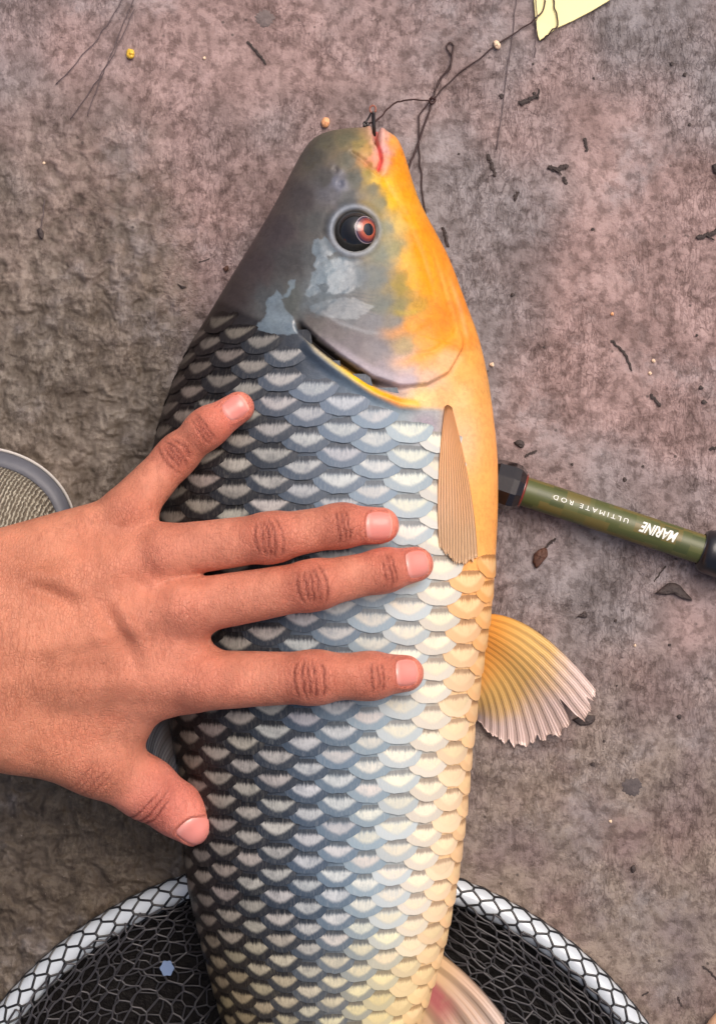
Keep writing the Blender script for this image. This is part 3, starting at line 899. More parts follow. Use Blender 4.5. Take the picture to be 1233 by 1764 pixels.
# ------------------------------------------------------------------ fish: fins
def fin(name, mat, rootp, midp, tipp, rays, zf, thick=0.0006, nu=None, nv=26, ragged=0.03, drape=False, seed=1, splits=()):
    nu = nu or rays * 9 + 1
    R_, M_, T_ = (smooth_curve(p, nu) for p in (rootp, midp, tipp))
    u = np.linspace(0, 1, nu)
    rag = 1 - ragged * vnoise(np.stack([u * rays * 3, 0 * u, 0 * u], -1), 1.0, seed) - ragged * 0.6 * vnoise(np.stack([u * rays * 11, 0 * u, 0 * u], -1), 1.0, seed + 5)
    for (uc, dep, wd) in splits:
        rag -= dep * np.exp(-((u - uc) / wd) ** 2)
    v = np.linspace(0, 1, nv)[None, :] * rag[:, None]
    l0 = (2 * (v - .5) * (v - 1))[..., None]; l1 = (-4 * v * (v - 1))[..., None]; l2 = (2 * v * (v - .5))[..., None]
    P2 = R_[:, None] * l0 + M_[:, None] * l1 + T_[:, None] * l2
    ray = np.abs(np.sin(u * math.pi * rays))[:, None]
    rip = 0.00022 * ray * (1 - 0.5 * v) + 0.0012 * np.sin(u * 9)[:, None] * v
    if drape:
        top_ = surf_px(P2[..., 0], P2[..., 1], 0.0)
        top_[..., 2] += zf * (0.35 + 0.65 * np.sin(np.pi * np.clip(u, 0.02, 0.98))[:, None] ** 0.5) + 0.0002 * ray * (1 - .4 * v)
    else:
        z = zf(u[:, None] + 0 * v, v) + rip
        top_ = W(P2[..., 0], P2[..., 1], z)
    bot = top_.copy(); bot[..., 2] -= thick * (1.3 - 0.9 * v)
    n1 = nu * nv
    Vv = np.vstack([top_.reshape(-1, 3), bot.reshape(-1, 3)])
    Fa = grid_faces(nu, nv)
    Fs = [Fa[:, ::-1], Fa + n1]
    # rim
    rim = np.r_[np.arange(nv), np.arange(1, nu) * nv + nv - 1, ((nu - 1) * nv + np.arange(nv - 2, -1, -1)), np.arange(nu - 2, 0, -1) * nv]
    rn = np.roll(rim, -1)
    Fs.append(np.stack([rim, rn, rn + n1, rim + n1], -1))
    o = mesh_obj(name, Vv, np.concatenate(Fs), mat, fish)
    st = np.stack([np.repeat(u, nv), v.ravel() / 1.0, 0 * v.ravel()], -1)
    at = o.data.attributes.new('st', 'FLOAT_VECTOR', 'POINT'); at.data.foreach_set('vector', np.vstack([st, st]).astype(np.float32).ravel())
    return o

fin('pelvic_fin', fin_mat('pelvic_fin_skin', 14, L4(252, 168, 70), L4(252, 204, 110), L4(244, 216, 206), 0.75),
    [(828, 1058), (826, 1085), (820, 1112), (814, 1145), (808, 1180)],
    [(925, 1088), (912, 1138), (890, 1172), (855, 1200), (820, 1215)],
    [(1036, 1200), (1022, 1240), (980, 1262), (935, 1286), (885, 1292), (848, 1272), (822, 1242)],
    14, lambda u, v: 0.036 * (1 - v) ** 1.5 + 0.006 + 0.004 * np.sin(u * 5 + 1), nv=30, ragged=0.04, seed=3, splits=((0.27, 0.16, 0.018), (0.10, 0.05, 0.012), (0.52, .05, .012), (0.7, .05, .012)))
fin('pectoral_fin', fin_mat('pectoral_fin_skin', 13, L4(252, 184, 122), L4(248, 186, 124), L4(236, 188, 134), 0.0, 0.0, 0.76, 2),
    [(766, 700), (771, 698), (778, 702)],
    [(754, 830), (784, 836), (810, 846)],
    [(756, 945), (786, 976), (822, 966)],
    13, 0.0021, drape=True, ragged=0.03, seed=8, thick=0.0010)
fin('anal_fin', fin_mat('anal_fin_skin', 6, L4(246, 206, 156), L4(240, 204, 174), L4(244, 218, 200), 0.5, 0.006, 0.62, 4, L4(196, 112, 108)),
    [(752, 1638), (742, 1665), (730, 1700), (716, 1745), (700, 1790), (682, 1830)],
    [(815, 1690), (805, 1720), (780, 1760), (752, 1800), (724, 1835), (696, 1862)],
    [(872, 1758), (866, 1800), (830, 1850), (790, 1880), (744, 1900), (700, 1898)],
    6, lambda u, v: 0.037 * (1 - v) ** 1.2 + 0.014, nv=24, ragged=0.03, seed=12)
fin('dorsal_fin', fin_mat('dorsal_fin_skin', 8, L4(92, 84, 76), L4(104, 100, 98), L4(92, 92, 96), 0.2),
    [(276, 1080), (284, 1130), (298, 1190), (312, 1250), (322, 1310)],
    [(246, 1130), (252, 1180), (262, 1230), (280, 1285), (308, 1330)],
    [(224, 1190), (232, 1240), (246, 1290), (272, 1330), (302, 1352)],
    8, lambda u, v: 0.045 - 0.008 * v, nv=18, ragged=0.04, seed=21)
fin('tail_fin', fin_mat('tail_fin_skin', 16, L4(150, 140, 120), L4(170, 150, 120), L4(190, 170, 150), 0.2),
    [(488, 2105), (520, 2112), (556, 2114), (592, 2112), (622, 2105)],
    [(420, 2240), (490, 2220), (556, 2205), (622, 2220), (690, 2240)],
    [(380, 2400), (470, 2340), (556, 2270), (642, 2340), (730, 2400)],
    16, lambda u, v: 0.021 - 0.006 * v + 0 * u, nv=24, ragged=0.03, seed=31)

# ------------------------------------------------------------------ hand: signed distance body (millimetres)
def mm(px, py, z):
    return W(px, py, z / 1000.0) * 1000.0
def fz(px, py):
    return float(surf_px(px, py)[2]) * 1000.0
def rcone(p, a, b, r1, r2):
    ba = b - a; l2 = ba @ ba; rr = r1 - r2; a2 = l2 - rr * rr; il2 = 1 / l2
    pa = p - a; y = pa @ ba; z = y - l2
    q = pa * l2 - y[:, None] * ba
    x2 = np.einsum('ij,ij->i', q, q)
    y2 = y * y * l2; z2 = z * z * l2
    k = np.sign(rr) * rr * rr * x2
    d = (np.sqrt(np.maximum(x2 * a2 * il2, 0)) + y * rr) * il2 - r1
    c1 = np.sign(z) * a2 * z2 > k
    c2 = (np.sign(y) * a2 * y2 < k) & ~c1
    d = np.where(c1, np.sqrt(x2 + z2) * il2 - r2, d)
    return np.where(c2, np.sqrt(x2 + y2) * il2 - r1, d)
def smin(a, b, k):
    h = np.clip(0.5 + 0.5 * (b - a) / k, 0, 1)
    return b * (1 - h) + a * h - k * h * (1 - h)

FING = {   # MCP, PIP, DIP, tip pixel centres; radii in mm at each
    'pinky':  [(222, 876, 10.8), (304, 786, 8.5), (356, 738, 7.9), (411, 702, 6.6)],
    'ring':   [(290, 950, 11.4), (468, 926, 10.3), (586, 906, 8.7), (656, 905, 7.5)],
    'middle': [(322, 1046, 12.0), (540, 1008, 10.4), (660, 983, 8.6), (716, 972, 7.3)],
    'index':  [(345, 1172, 12.9), (540, 1167, 10.9), (636, 1164, 9.4), (698, 1160, 7.6)]}
FJ = {}
for nm, js in FING.items():
    out = []
    for k, (x, y, r) in enumerate(js):
        if k == 0:
            z = {'pinky': 83, 'ring': 90, 'middle': 92, 'index': 86}[nm]
        elif k == 1:
            z = fz(x, y) + r * 1.0 + 3.0
        elif k == 2:
            z = fz(x, y) + r * 1.0 + 2.0
        else:
            z = fz(x, y) + r * 0.92 + 0.8
        out.append((mm(x, y, z), r))
    FJ[nm] = out
FJ['thumb'] = [(mm(166, 1306, 77), 14.4), (mm(252, 1358, 68), 12.7), (mm(304, 1394, 64), 11.0), (mm(331, 1421, 63), 8.8)]

PALM = [(mm(335, 1160, 85), 12.8, mm(-70, 1185, 100), 15.0),
        (mm(318, 1050, 90), 13.0, mm(-70, 1120, 104), 15.5),
        (mm(280, 958, 88), 12.2, mm(-70, 1055, 103), 15.0),
        (mm(222, 896, 82), 11.2, mm(-70, 990, 99), 14.0),
        (mm(300, 1110, 86), 12.0, mm(-60, 1150, 102), 14.0),
        (mm(-80, 1060, 101), 22, mm(-420, 1090, 132), 26),
        (mm(-80, 1150, 100), 22, mm(-420, 1190, 130), 26)]
THEN = [(mm(0, 1240, 90), 19.0, mm(166, 1306, 77), 14.4), (mm(150, 1235, 82), 13.0, mm(300, 1180, 82), 12.0), (mm(60, 1225, 86), 15.0, mm(215, 1250, 77), 10.5),
        (mm(-80, 1170, 98), 18.0, mm(20, 1245, 89), 18.0)]

def hand_sdf(p):
    palm = None
    for a, ra, b, rb in PALM:
        d = rcone(p, a, b, ra, rb)
        palm = d if palm is None else smin(palm, d, 9.0)
    for a, ra, b, rb in THEN:
        palm = smin(palm, rcone(p, a, b, ra, rb), 9.0)
    fs = None
    for nm in ('pinky', 'ring', 'middle', 'index'):
        J = FJ[nm]
        d = rcone(p, J[0][0], J[1][0], J[0][1] * 0.97, J[1][1] * 0.95)
        d = smin(d, rcone(p, J[1][0], J[2][0], J[1][1] * 0.95, J[2][1] * 0.98), 3.0)
        d = smin(d, rcone(p, J[2][0], J[3][0], J[2][1], J[3][1]), 3.0)
        up = np.array([0, 0, 1.0])
        for q, kk in ((1, 0.90), (2, 0.90)):
            ax = J[q + 1][0] - J[q - 1][0]; ax /= np.linalg.norm(ax)
            c0 = J[q][0] + up * J[q][1] * 0.16
            d = smin(d, rcone(p, c0 - ax * 2.5, c0 + ax * 2.5, J[q][1] * kk, J[q][1] * kk), 4.0)
        fs = d if fs is None else smin(fs, d, 0.9)
    J = FJ['thumb']
    d = rcone(p, J[0][0], J[1][0], J[0][1], J[1][1])
    d = smin(d, rcone(p, J[1][0], J[2][0], J[1][1], J[2][1]), 4.0)
    d = smin(d, rcone(p, J[2][0], J[3][0], J[2][1], J[3][1]), 4.0)
    palm = smin(palm, d, 7.0)
    r = smin(palm, fs, 5.0)
    # knuckle heads stand proud
    for nm, rr in (('index', 8.5), ('middle', 9.0), ('ring', 8.0), ('pinky', 7.0)):
        c0 = FJ[nm][0][0] + np.array([-1.5, 0, FJ[nm][0][1] * 0.55])
        r = smin(r, np.linalg.norm(p - c0, axis=1) - rr * 0.85, 6.0)
    return r

def surface_nets(lo, hi, h, cf=5):
    n = np.ceil((hi - lo) / h / cf).astype(int) * cf
    nc = n // cf
    cc_ = [lo[k] + (np.arange(nc[k]) + 0.5) * h * cf - 0.5 * h for k in range(3)]
    G = np.stack(np.meshgrid(*cc_, indexing='ij'), -1).reshape(-1, 3)
    dc = hand_sdf(G).reshape(nc)
    vol = np.repeat(np.repeat(np.repeat(dc.astype(np.float32), cf, 0), cf, 1), cf, 2)
    near = np.argwhere(np.abs(dc) < h * cf * 1.25 + 0.5)
    loc = np.stack(np.meshgrid(*[np.arange(cf)] * 3, indexing='ij'), -1).reshape(-1, 3)
    for ch_ in np.array_split(near, max(1, len(near) // 1500)):
        ii = (ch_[:, None, :] * cf + loc[None]).reshape(-1, 3)
        vol[ii[:, 0], ii[:, 1], ii[:, 2]] = hand_sdf(lo + ii * h)
    ins = vol < 0
    cnt = np.zeros(np.array(ins.shape) - 1, np.int8)
    for a in (0, 1):
        for b in (0, 1):
            for c_ in (0, 1):
                cnt += ins[a:ins.shape[0] - 1 + a, b:ins.shape[1] - 1 + b, c_:ins.shape[2] - 1 + c_]
    act = np.argwhere((cnt > 0) & (cnt < 8))
    ids = np.full(cnt.shape, -1, np.int32)
    ids[act[:, 0], act[:, 1], act[:, 2]] = np.arange(len(act))
    cor = np.array([(a, b, c_) for a in (0, 1) for b in (0, 1) for c_ in (0, 1)])
    val = np.stack([vol[act[:, 0] + c_[0], act[:, 1] + c_[1], act[:, 2] + c_[2]] for c_ in cor], 1)
    acc = np.zeros((len(act), 3)); num = np.zeros(len(act))
    for i in range(8):
        for j in range(i + 1, 8):
            if np.abs(cor[i] - cor[j]).sum() != 1: continue
            m = (val[:, i] < 0) != (val[:, j] < 0)
            t = np.where(m, val[:, i] / np.where(m, val[:, i] - val[:, j], 1), 0)
            pt = cor[i] + (cor[j] - cor[i]) * t[:, None]
            acc += np.where(m[:, None], pt, 0); num += m
    v = lo + (act + acc / num[:, None]) * h
    F_ = []
    for ax in range(3):
        o1, o2 = [(1, 2), (2, 0), (0, 1)][ax]
        sl0 = [slice(None)] * 3; sl1 = [slice(None)] * 3
        sl0[ax] = slice(0, -1); sl1[ax] = slice(1, None)
        A, B = ins[tuple(sl0)], ins[tuple(sl1)]
        e = np.argwhere(A != B)
        e = e[(e[:, o1] > 0) & (e[:, o2] > 0) & (e[:, o1] < ids.shape[o1]) & (e[:, o2] < ids.shape[o2])]
        fl = A[e[:, 0], e[:, 1], e[:, 2]]
        q = []
        for d1, d2 in ((-1, -1), (0, -1), (0, 0), (-1, 0)):
            c_ = e.copy(); c_[:, o1] += d1; c_[:, o2] += d2
            q.append(ids[c_[:, 0], c_[:, 1], c_[:, 2]])
        q = np.stack(q, 1)
        q[~fl] = q[~fl][:, ::-1]
        F_.append(q)
    return v, np.concatenate(F_)

def hgrad(p, e=0.15):
    g = np.zeros_like(p)
    for k in range(3):
        d = np.zeros(3); d[k] = e
        g[:, k] = hand_sdf(p + d) - hand_sdf(p - d)
    return g / (np.linalg.norm(g, axis=1, keepdims=True) + 1e-9)

allp = np.array([q for a, ra, b, rb in PALM + THEN for q in (a - max(ra, rb) - 4, a + max(ra, rb) + 4, b - max(ra, rb) - 4, b + max(ra, rb) + 4)] +
                [j[0] + s_ * (j[1] + 4) for J in FJ.values() for j in J for s_ in (-1, 1)])
hv, hf = surface_nets(allp.min(0), allp.max(0), 0.8)
for _ in range(2):
    hv = hv - hand_sdf(hv)[:, None] * hgrad(hv)
hn = hgrad(hv)
print('hand verts', len(hv))

# relief: creases, veins, tendons, nail beds
hpx, hpy = PXY(hv / 1000.0)
dsp = np.zeros(len(hv)); crease = np.zeros(len(hv)); knuck = np.zeros(len(hv)); flush = np.zeros(len(hv))
nse = fbm(hv, 1 / 3.0, 40)
nse2 = fbm(hv, 1 / 9.0, 60)
def creases(c0, ax, r, offs, bow, wid=0.42, dep=0.42, ext=0.9, up=(0, 0, 1), lobe=1.0, seed=0):
    global dsp, crease, knuck
    ax = ax / np.linalg.norm(ax)
    up = np.array(up, float); up = up - (up @ ax) * ax; up /= np.linalg.norm(up)
    sd = np.cross(up, ax)
    q = hv - c0
    a, s_, u_ = q @ ax, q @ sd, q @ up
    near = (np.abs(a) < 16) & (np.abs(s_) < r * 1.25) & (np.abs(u_) < r * 1.6) & (hn @ up > -0.05)
    face = smooth01(0.05, 0.4, hn @ up)
    for k, o0 in enumerate(offs):
        b = bow[k] if hasattr(bow, '__len__') else bow
        cl = o0 + b * (s_ / r) ** 2 + (nse2 - 0.5) * 2.6 + (nse - .5) * 0.9
        lim = ext * (0.75 + 0.5 * hash3(np.array([k]), np.array([seed]), np.array([3]), 5)[0])
        m = np.exp(-((a - cl) / wid) ** 2) * face * smooth01(lim, lim * 0.6, np.abs(s_) / r) * near
        m = m * np.clip(0.45 + 1.1 * nse, 0, 1)
        dsp -= dep * m * lobe
        crease = np.maximum(crease, m * lobe)
    knuck = np.maximum(knuck, near * face * np.exp(-(a / (r * 0.75)) ** 2) * np.exp(-(s_ / (r * 0.8)) ** 2))
    # soft swelling between the creases
    dsp += 0.35 * near * face * np.exp(-(a / (r * 0.6)) ** 2) * np.exp(-(s_ / (r * 0.7)) ** 2)
for si, nm in enumerate(('pinky', 'ring', 'middle', 'index')):
    J = FJ[nm]
    k1 = J[1][1] / 10.0
    creases(J[1][0], J[2][0] - J[0][0], J[1][1], np.array([-6.0, -3.0, -0.6, 1.9, 5.2]) * k1, np.array([3.0, 2.0, 0.3, -1.6, -3.0]) * k1, wid=0.5, dep=0.55, ext=0.85, seed=si)
    creases(J[2][0], J[3][0] - J[1][0], J[2][1], np.array([-2.2, 0.2, 2.2]) * k1, np.array([0.8, 0.0, -0.8]), wid=0.45, dep=0.45, ext=0.8, seed=si + 9)
J = FJ['thumb']
TUP = (0.55, 0.05, 0.85)
creases(J[2][0] * 0.35 + J[1][0] * 0.65, J[2][0] - J[1][0], J[1][1], np.array([-4.5, -0.8, 2.4]), np.array([0.6, 0.3, -0.4]), wid=0.5, dep=0.5, ext=0.95, up=(-0.25, -0.45, 0.85), seed=77)
creases(J[0][0], J[1][0] - J[0][0], J[0][1], np.array([-5, -2, 1, 4]), np.array([.5, .5, .5, .5]), dep=0.2, ext=0.7, lobe=0.5, up=(-0.2, -0.4, 0.9), seed=79)
upf = smooth01(0.1, 0.5, hn[:, 2])
def groove(pts, wid, dep):
    global dsp
    d_, t_ = seg_dist(hpx, hpy, pts)
    dsp += dep * np.exp(-(d_ / wid) ** 2) * upf * np.sin(np.pi * np.clip(t_ * 0.9 + 0.05, 0, 1))
groove([(35, 1005), (75, 1018), (115, 1035), (140, 1062)], 13, -2.4)
groove([(30, 985), (80, 990), (130, 1012), (160, 1045)], 13, 1.5)
groove([(160, 1020), (185, 1060), (215, 1110), (236, 1165)], 15, -2.6)
groove([(140, 1050), (170, 1100), (195, 1150)], 16, 0.9)
groove([(185, 1010), (215, 1060), (245, 1110), (262, 1150)], 12, 1.4)
groove([(205, 985), (255, 1015), (290, 1030)], 12, -0.8)
groove([(10, 1130), (90, 1120), (180, 1090), (300, 1055)], 16, 0.8)
groove([(10, 1180), (120, 1180), (230, 1172), (320, 1168)], 18, 0.8)
groove([(20, 1060), (110, 1030), (200, 990), (265, 962)], 16, 0.6)
groove([(110, 900), (160, 905), (220, 935)], 14, -0.6)
groove([(330, 1000), (370, 1000)], 14, -0.8)
groove([(345, 1110), (410, 1108)], 18, -1.2)
groove([(180, 1215), (260, 1215), (350, 1232)], 14, -0.7)
for cx, cy, rr in ((322, 1056, 42), (340, 1168, 46), (268, 958, 34), (222, 880, 34)):
    knuck = np.maximum(knuck, 0.9 * np.exp(-((hpx - cx) ** 2 + (hpy - cy) ** 2) / rr ** 2) * upf)
dsp += (fbm(hv, 1 / 14.0, 90) - 0.5) * 0.5
ang = fbm(np.stack([hv[:, 0] * 1.6 + hv[:, 1] * .5, hv[:, 1] * 0.5, hv[:, 2]], -1), 1 / 2.4, 95)
dsp += (ang - 0.5) * 0.22 * upf

# nails: frame per nail (centre px, axis, half length, half width, up)
NAILS = [('pinky', (405, 702), (0.81, 0.59), 5.6, 4.9, (0.0, 0.0, 1)),
         ('ring', (654, 906), (1.0, 0.0), 6.4, 6.2, (0.1, 0.02, 1)),
         ('middle', (720, 972), (0.98, 0.14), 6.0, 5.9, (0.15, 0.02, 1)),
         ('index', (702, 1160), (1.0, 0.05), 5.9, 5.8, (0.15, 0.0, 1)),
         ('thumb', (336, 1438), (0.72, -0.66), 7.8, 6.4, (0.20, -0.62, 0.72))]
nail_geo = []
for nm, (nx_, ny_), ax2, hl, hw, up in NAILS:
    J = FJ[nm]
    tip, rt = J[3]
    ax = J[3][0] - J[2][0]; ax /= np.linalg.norm(ax)
    up = np.array(up, float); up = up - (up @ ax) * ax; up /= np.linalg.norm(up)
    sd = np.cross(up, ax)
    # find the surface point that projects to the wanted pixel
    c0 = mm(nx_, ny_, tip[2] + (rt * 0.8 if nm != 'thumb' else 2.0))
    for _ in range(12):
        g = hgrad(c0[None])[0]; dd = hand_sdf(c0[None])[0]
        c0 = c0 - g * dd
        qx_, qy_ = PXY(c0 / 1000)
        c0 = c0 + mm(nx_, ny_, c0[2]) - mm(qx_, qy_, c0[2])
    q = hv - c0
    a, s_, u_ = q @ ax, q @ sd, q @ up
    e = (np.abs(a / hl) ** 3.0 + np.abs(s_ / hw) ** 3.0) ** (1 / 3.0)
    near = (np.abs(u_) < 7) & (hn @ up > -0.2)
    dsp -= np.where(near, 0.55 * smooth01(1.02, 0.90, e), 0)
    dsp += np.where(near, 0.35 * np.exp(-((e - 1.12) / 0.09) ** 2) * (a < hl * 0.55), 0)
    crease = np.maximum(crease, np.where(near & (a < hl * 0.7), 0.55 * np.exp(-((e - 1.03) / 0.05) ** 2), 0))
    nail_geo.append((nm, c0, ax, sd, up, hl, hw))

hv2 = hv + hn * dsp[:, None]
# skin tone
base = np.tile(lin((216, 142, 116)), (len(hv), 1))
def tint(mask, colr):
    global base
    base = base * (1 - mask[:, None]) + lin(colr) * mask[:, None]
tint(smooth01(330, 60, hpx) * 0.7, (206, 137, 106))
for nm in ('pinky', 'ring', 'middle', 'index'):
    J = FJ[nm]
    dT = np.linalg.norm(hv - J[3][0], axis=1)
    tint(0.65 * smooth01(24, 8, dT), (236, 136, 118))
    for q in (1, 2):
        dK = np.linalg.norm(hv - J[q][0], axis=1)
        tint(0.55 * smooth01(J[q][1] * 1.9, J[q][1] * 0.9, dK) * upf, (196, 112, 90))
dT = np.minimum(np.linalg.norm(hv - FJ['thumb'][2][0], axis=1), np.linalg.norm(hv - FJ['thumb'][3][0], axis=1))
tint(0.8 * smooth01(40, 12, dT), (228, 138, 122))
tint(knuck * 0.25, (184, 98, 82))
hand_root = root('hand', W(150, 1100, 0), "person's bare left hand with spread fingers pressing down on the fish's flank", 'hand')
M_skin = skin_mat()
palm_o = mesh_obj('skin', hv2 / 1000.0, hf, M_skin, hand_root)
set_col(palm_o, 'tone', np.clip(base, 0, 1)); set_f(palm_o, 'crease', np.clip(crease, 0, 1)); set_f(palm_o, 'knuckle', np.clip(knuck, 0, 1))

def nail_mat():
    t = NT('nail')
    uv = t.attr('st', 'Vector')
    sep = t.n('ShaderNodeSeparateXYZ'); t.put(sep.inputs[0], uv)
    v = sep.outputs[1]
    n = t.noise(350, 3)
    c = t.mix(t.ramp(v, -0.9, -0.45), L4(230, 160, 148), L4(224, 142, 130))
    c = t.mix(t.ramp(v, 0.70, 0.86), c, L4(234, 172, 156))
    c = t.mix(t.math('MULTIPLY', n, 0.25), c, L4(222, 140, 136))
    ridge = t.noise(6, 2, vec=t.coord())
    t.set(Base_Color=c, Roughness=0.28, Coat_Weight=0.3, Coat_Roughness=0.15, Subsurface_Weight=0.15, Subsurface_Radius=(0.004, 0.0018, 0.0012), Subsurface_Scale=0.4,
          Normal=t.bump(t.noise(900, 2), 0.0001, 0.3))
    return t.m
M_nail = nail_mat()
for nm, c0, ax, sd, up, hl, hw in nail_geo:
    nA, nS = 19, 17
    a_ = np.linspace(-1, 1, nA)[:, None]; s_ = np.linspace(-1, 1, nS)[None, :]
    # squircle mapping: rounded plate
    A_ = a_ * np.sqrt(1 - 0.40 * s_ ** 2 * np.where(a_ > 0, 0.7, 1.0)); S_ = s_ * np.sqrt(1 - 0.34 * a_ ** 2)
    P_ = c0 + (A_ * hl)[..., None] * ax + (S_ * hw)[..., None] * sd + 4.0 * up
    p = P_.reshape(-1, 3)
    for _ in range(14):                                    # drop onto the fingertip along the nail's own normal
        p = p - np.clip(hand_sdf(p), -2, 2)[:, None] * up * 0.9
    rim_ = (np.maximum(np.abs(a_), np.abs(s_)) + 0 * a_ + 0 * s_).ravel()
    p = p + up * (0.10 - 0.85 * smooth01(0.80, 1.0, rim_))[:, None] + hgrad(p) * 0.0
    o = mesh_obj('fingernail', p / 1000.0, grid_faces(nA, nS)[:, ::-1], M_nail, hand_root)
    st = np.stack([np.broadcast_to(s_, A_.shape).ravel(), np.broadcast_to(a_, A_.shape).ravel(), 0 * A_.ravel()], -1)
    at = o.data.attributes.new('st', 'FLOAT_VECTOR', 'POINT'); at.data.foreach_set('vector', st.astype(np.float32).ravel())

# ------------------------------------------------------------------ fishing rod
RA, RB = W(850, 829, 0.0115), W(1750, 1124, 0.0115)
RDIR = (RB - RA) / np.linalg.norm(RB - RA)
RSIDE = np.cross([0, 0, 1.0], RDIR)                        # towards the top of the picture
rod = root('fishing_rod', (W(1050, 895, 0)), 'olive camouflage fishing rod with black fittings lying beside the belly', 'fishing rod')
def rod_t(px):                                              # distance along the rod for a photo column
    return float((W(px, 829 + (px - 850) * 295 / 900, 0.0115) - RA) @ RDIR)
def lathe_rod(name, prof_, mat, sides=32, facet=None, parent=rod):
    pts = np.array([RA + RDIR * t for t, r in prof_])
    a = np.linspace(0, 2 * np.pi, sides, endpoint=False)
    ring = np.cos(a)[:, None] * RSIDE + np.sin(a)[:, None] * np.array([0, 0, 1.0])
    Vv = np.concatenate([p + r * ring for p, (t, r) in zip(pts, prof_)])
    Ff = [list(q) for q in grid_faces(len(prof_), sides, True)]
    Ff.append(list(range(sides))[::-1]); Ff.append(list(range((len(prof_) - 1) * sides, len(prof_) * sides)))
    return mesh_obj(name, Vv, Ff, mat, parent, smooth=facet is None)
def camo_mat():
    t = NT('rod_camo')
    uv = t.attr('st', 'Vector')
    def cells(sc_, seed):
        m = t.n('ShaderNodeVectorMath', operation='MULTIPLY'); t.put(m.inputs[0], uv); m.inputs[1].default_value = sc_
        fl = t.n('ShaderNodeVectorMath', operation='FLOOR'); t.put(fl.inputs[0], m.outputs[0])
        ad = t.n('ShaderNodeVectorMath', operation='ADD'); t.put(ad.inputs[0], fl.outputs[0]); ad.inputs[1].default_value = (seed, seed * 1.7, seed * .3)
        wnz = t.n('ShaderNodeTexWhiteNoise'); t.put(wnz.inputs[0], ad.outputs[0])
        return wnz.outputs[0]
    a, b = cells((150, 16, 1), 3.0), cells((90, 10, 1), 8.0)
    c = t.mix(t.ramp(a, 0.6, 0.62), L4(78, 88, 46), L4(92, 98, 56))
    c = t.mix(t.ramp(b, 0.62, 0.64), c, L4(108, 98, 50))
    c = t.mix(t.math('MULTIPLY', t.ramp(cells((150, 16, 1), 21.0), 0.8, 0.82), 0.8), c, L4(62, 76, 42))
    c = t.mix(t.math('MULTIPLY', t.noise(200), 0.3), c, L4(84, 74, 36))
    t.set(Base_Color=c, Roughness=0.45, Coat_Weight=0.15, Coat_Roughness=0.2)
    return t.m
M_blackgloss = simple('black_lacquer', (30, 24, 25), 0.18, 0.3, 120, coat=0.6)
M_blackrub = simple('black_rubber', (26, 26, 32), 0.32, 0.2, 200, coat=0.3)
t0, t1 = rod_t(893), rod_t(1216)
RR = 0.0068
nb = 40
prof_ = [(t, RR) for t in np.linspace(t0 - 0.002, t1 + 0.004, nb)]
blank = lathe_rod('blank', prof_, camo_mat(), 48)
a = np.linspace(0, 1, 48, endpoint=False)
st = np.stack([np.repeat(np.array([p[0] for p in prof_]), 48), np.tile(a, nb), np.zeros(nb * 48)], -1)
at = blank.data.attributes.new('st', 'FLOAT_VECTOR', 'POINT'); at.data.foreach_set('vector', st.astype(np.float32).ravel())
ta = rod_t(842)
lathe_rod('grip_end', [(ta, .006), (ta + .001, .0095), (ta + .0025, .0106), (rod_t(878), .0112), (rod_t(888), .0108), (rod_t(898), .0088), (rod_t(899), .0072)], M_blackgloss, 10, facet=True)
lathe_rod('collar', [(rod_t(896), .0074), (rod_t(897), .0082), (rod_t(901), .0080), (rod_t(902), .0070)], simple('collar_red', (120, 44, 30), 0.25, 0.3, 200, coat=0.5), 32)
tc = rod_t(1206)
lathe_rod('reel_seat', [(tc, .0074), (tc + .0006, .0088), (tc + .002, .0098), (tc + .004, .0103), (tc + .02, .0104), (tc + .05, .0104), (tc + .054, .0092), (tc + .12, .0090), (tc + .123, .0080)], M_blackrub, 40)
M_print = simple('white_print', (226, 230, 222), 0.4, 0.1, 200)
def rod_text(body_, px_mid, height, length, voff, bold, shear):
    cu = bpy.data.curves.new('print', 'FONT')
    cu.body = body_; cu.align_x = 'CENTER'; cu.align_y = 'CENTER'; cu.size = 1.0
    cu.offset = bold; cu.shear = shear; cu.resolution_u = 3
    if bold == 0: cu.space_character = 1.5
    tmp = bpy.data.objects.new('print', cu)
    COL.objects.link(tmp)
    dg = bpy.context.evaluated_depsgraph_get()
    me = bpy.data.meshes.new_from_object(tmp.evaluated_get(dg))
    bpy.data.objects.remove(tmp)
    bm = bmesh.new(); bm.from_mesh(me)
    bmesh.ops.triangulate(bm, faces=bm.faces)
    bmesh.ops.subdivide_edges(bm, edges=[e for e in bm.edges if e.calc_length() > 0.25], cuts=2)
    co = np.array([v.co[:] for v in bm.verts]); fc = [[v.index for v in f.verts] for f in bm.faces]
    bm.free(); bpy.data.meshes.remove(me)
    co[:, 0] -= (co[:, 0].min() + co[:, 0].max()) / 2; co[:, 1] -= (co[:, 1].min() + co[:, 1].max()) / 2
    x = -co[:, 0] / np.ptp(co[:, 0]) * length               # turned half round: reads from the other side
    y = -co[:, 1] / np.ptp(co[:, 1]) * height + voff
    rr = RR + 0.00012
    Vv = RA + (rod_t(px_mid) + x)[:, None] * RDIR + (rr * np.sin(y / rr))[:, None] * RSIDE + (rr * np.cos(y / rr))[:, None] * np.array([0, 0, 1.0])
    return mesh_obj('lettering', Vv, fc, M_print, rod, smooth=False)
rod_text('MARINE', 1128, 0.0052, 0.0178, 0.0012, 0.03, 0.35)
rod_text('ULTIMATE ROD', 1012, 0.0022, 0.0358, 0.0015, 0.0, 0.0)

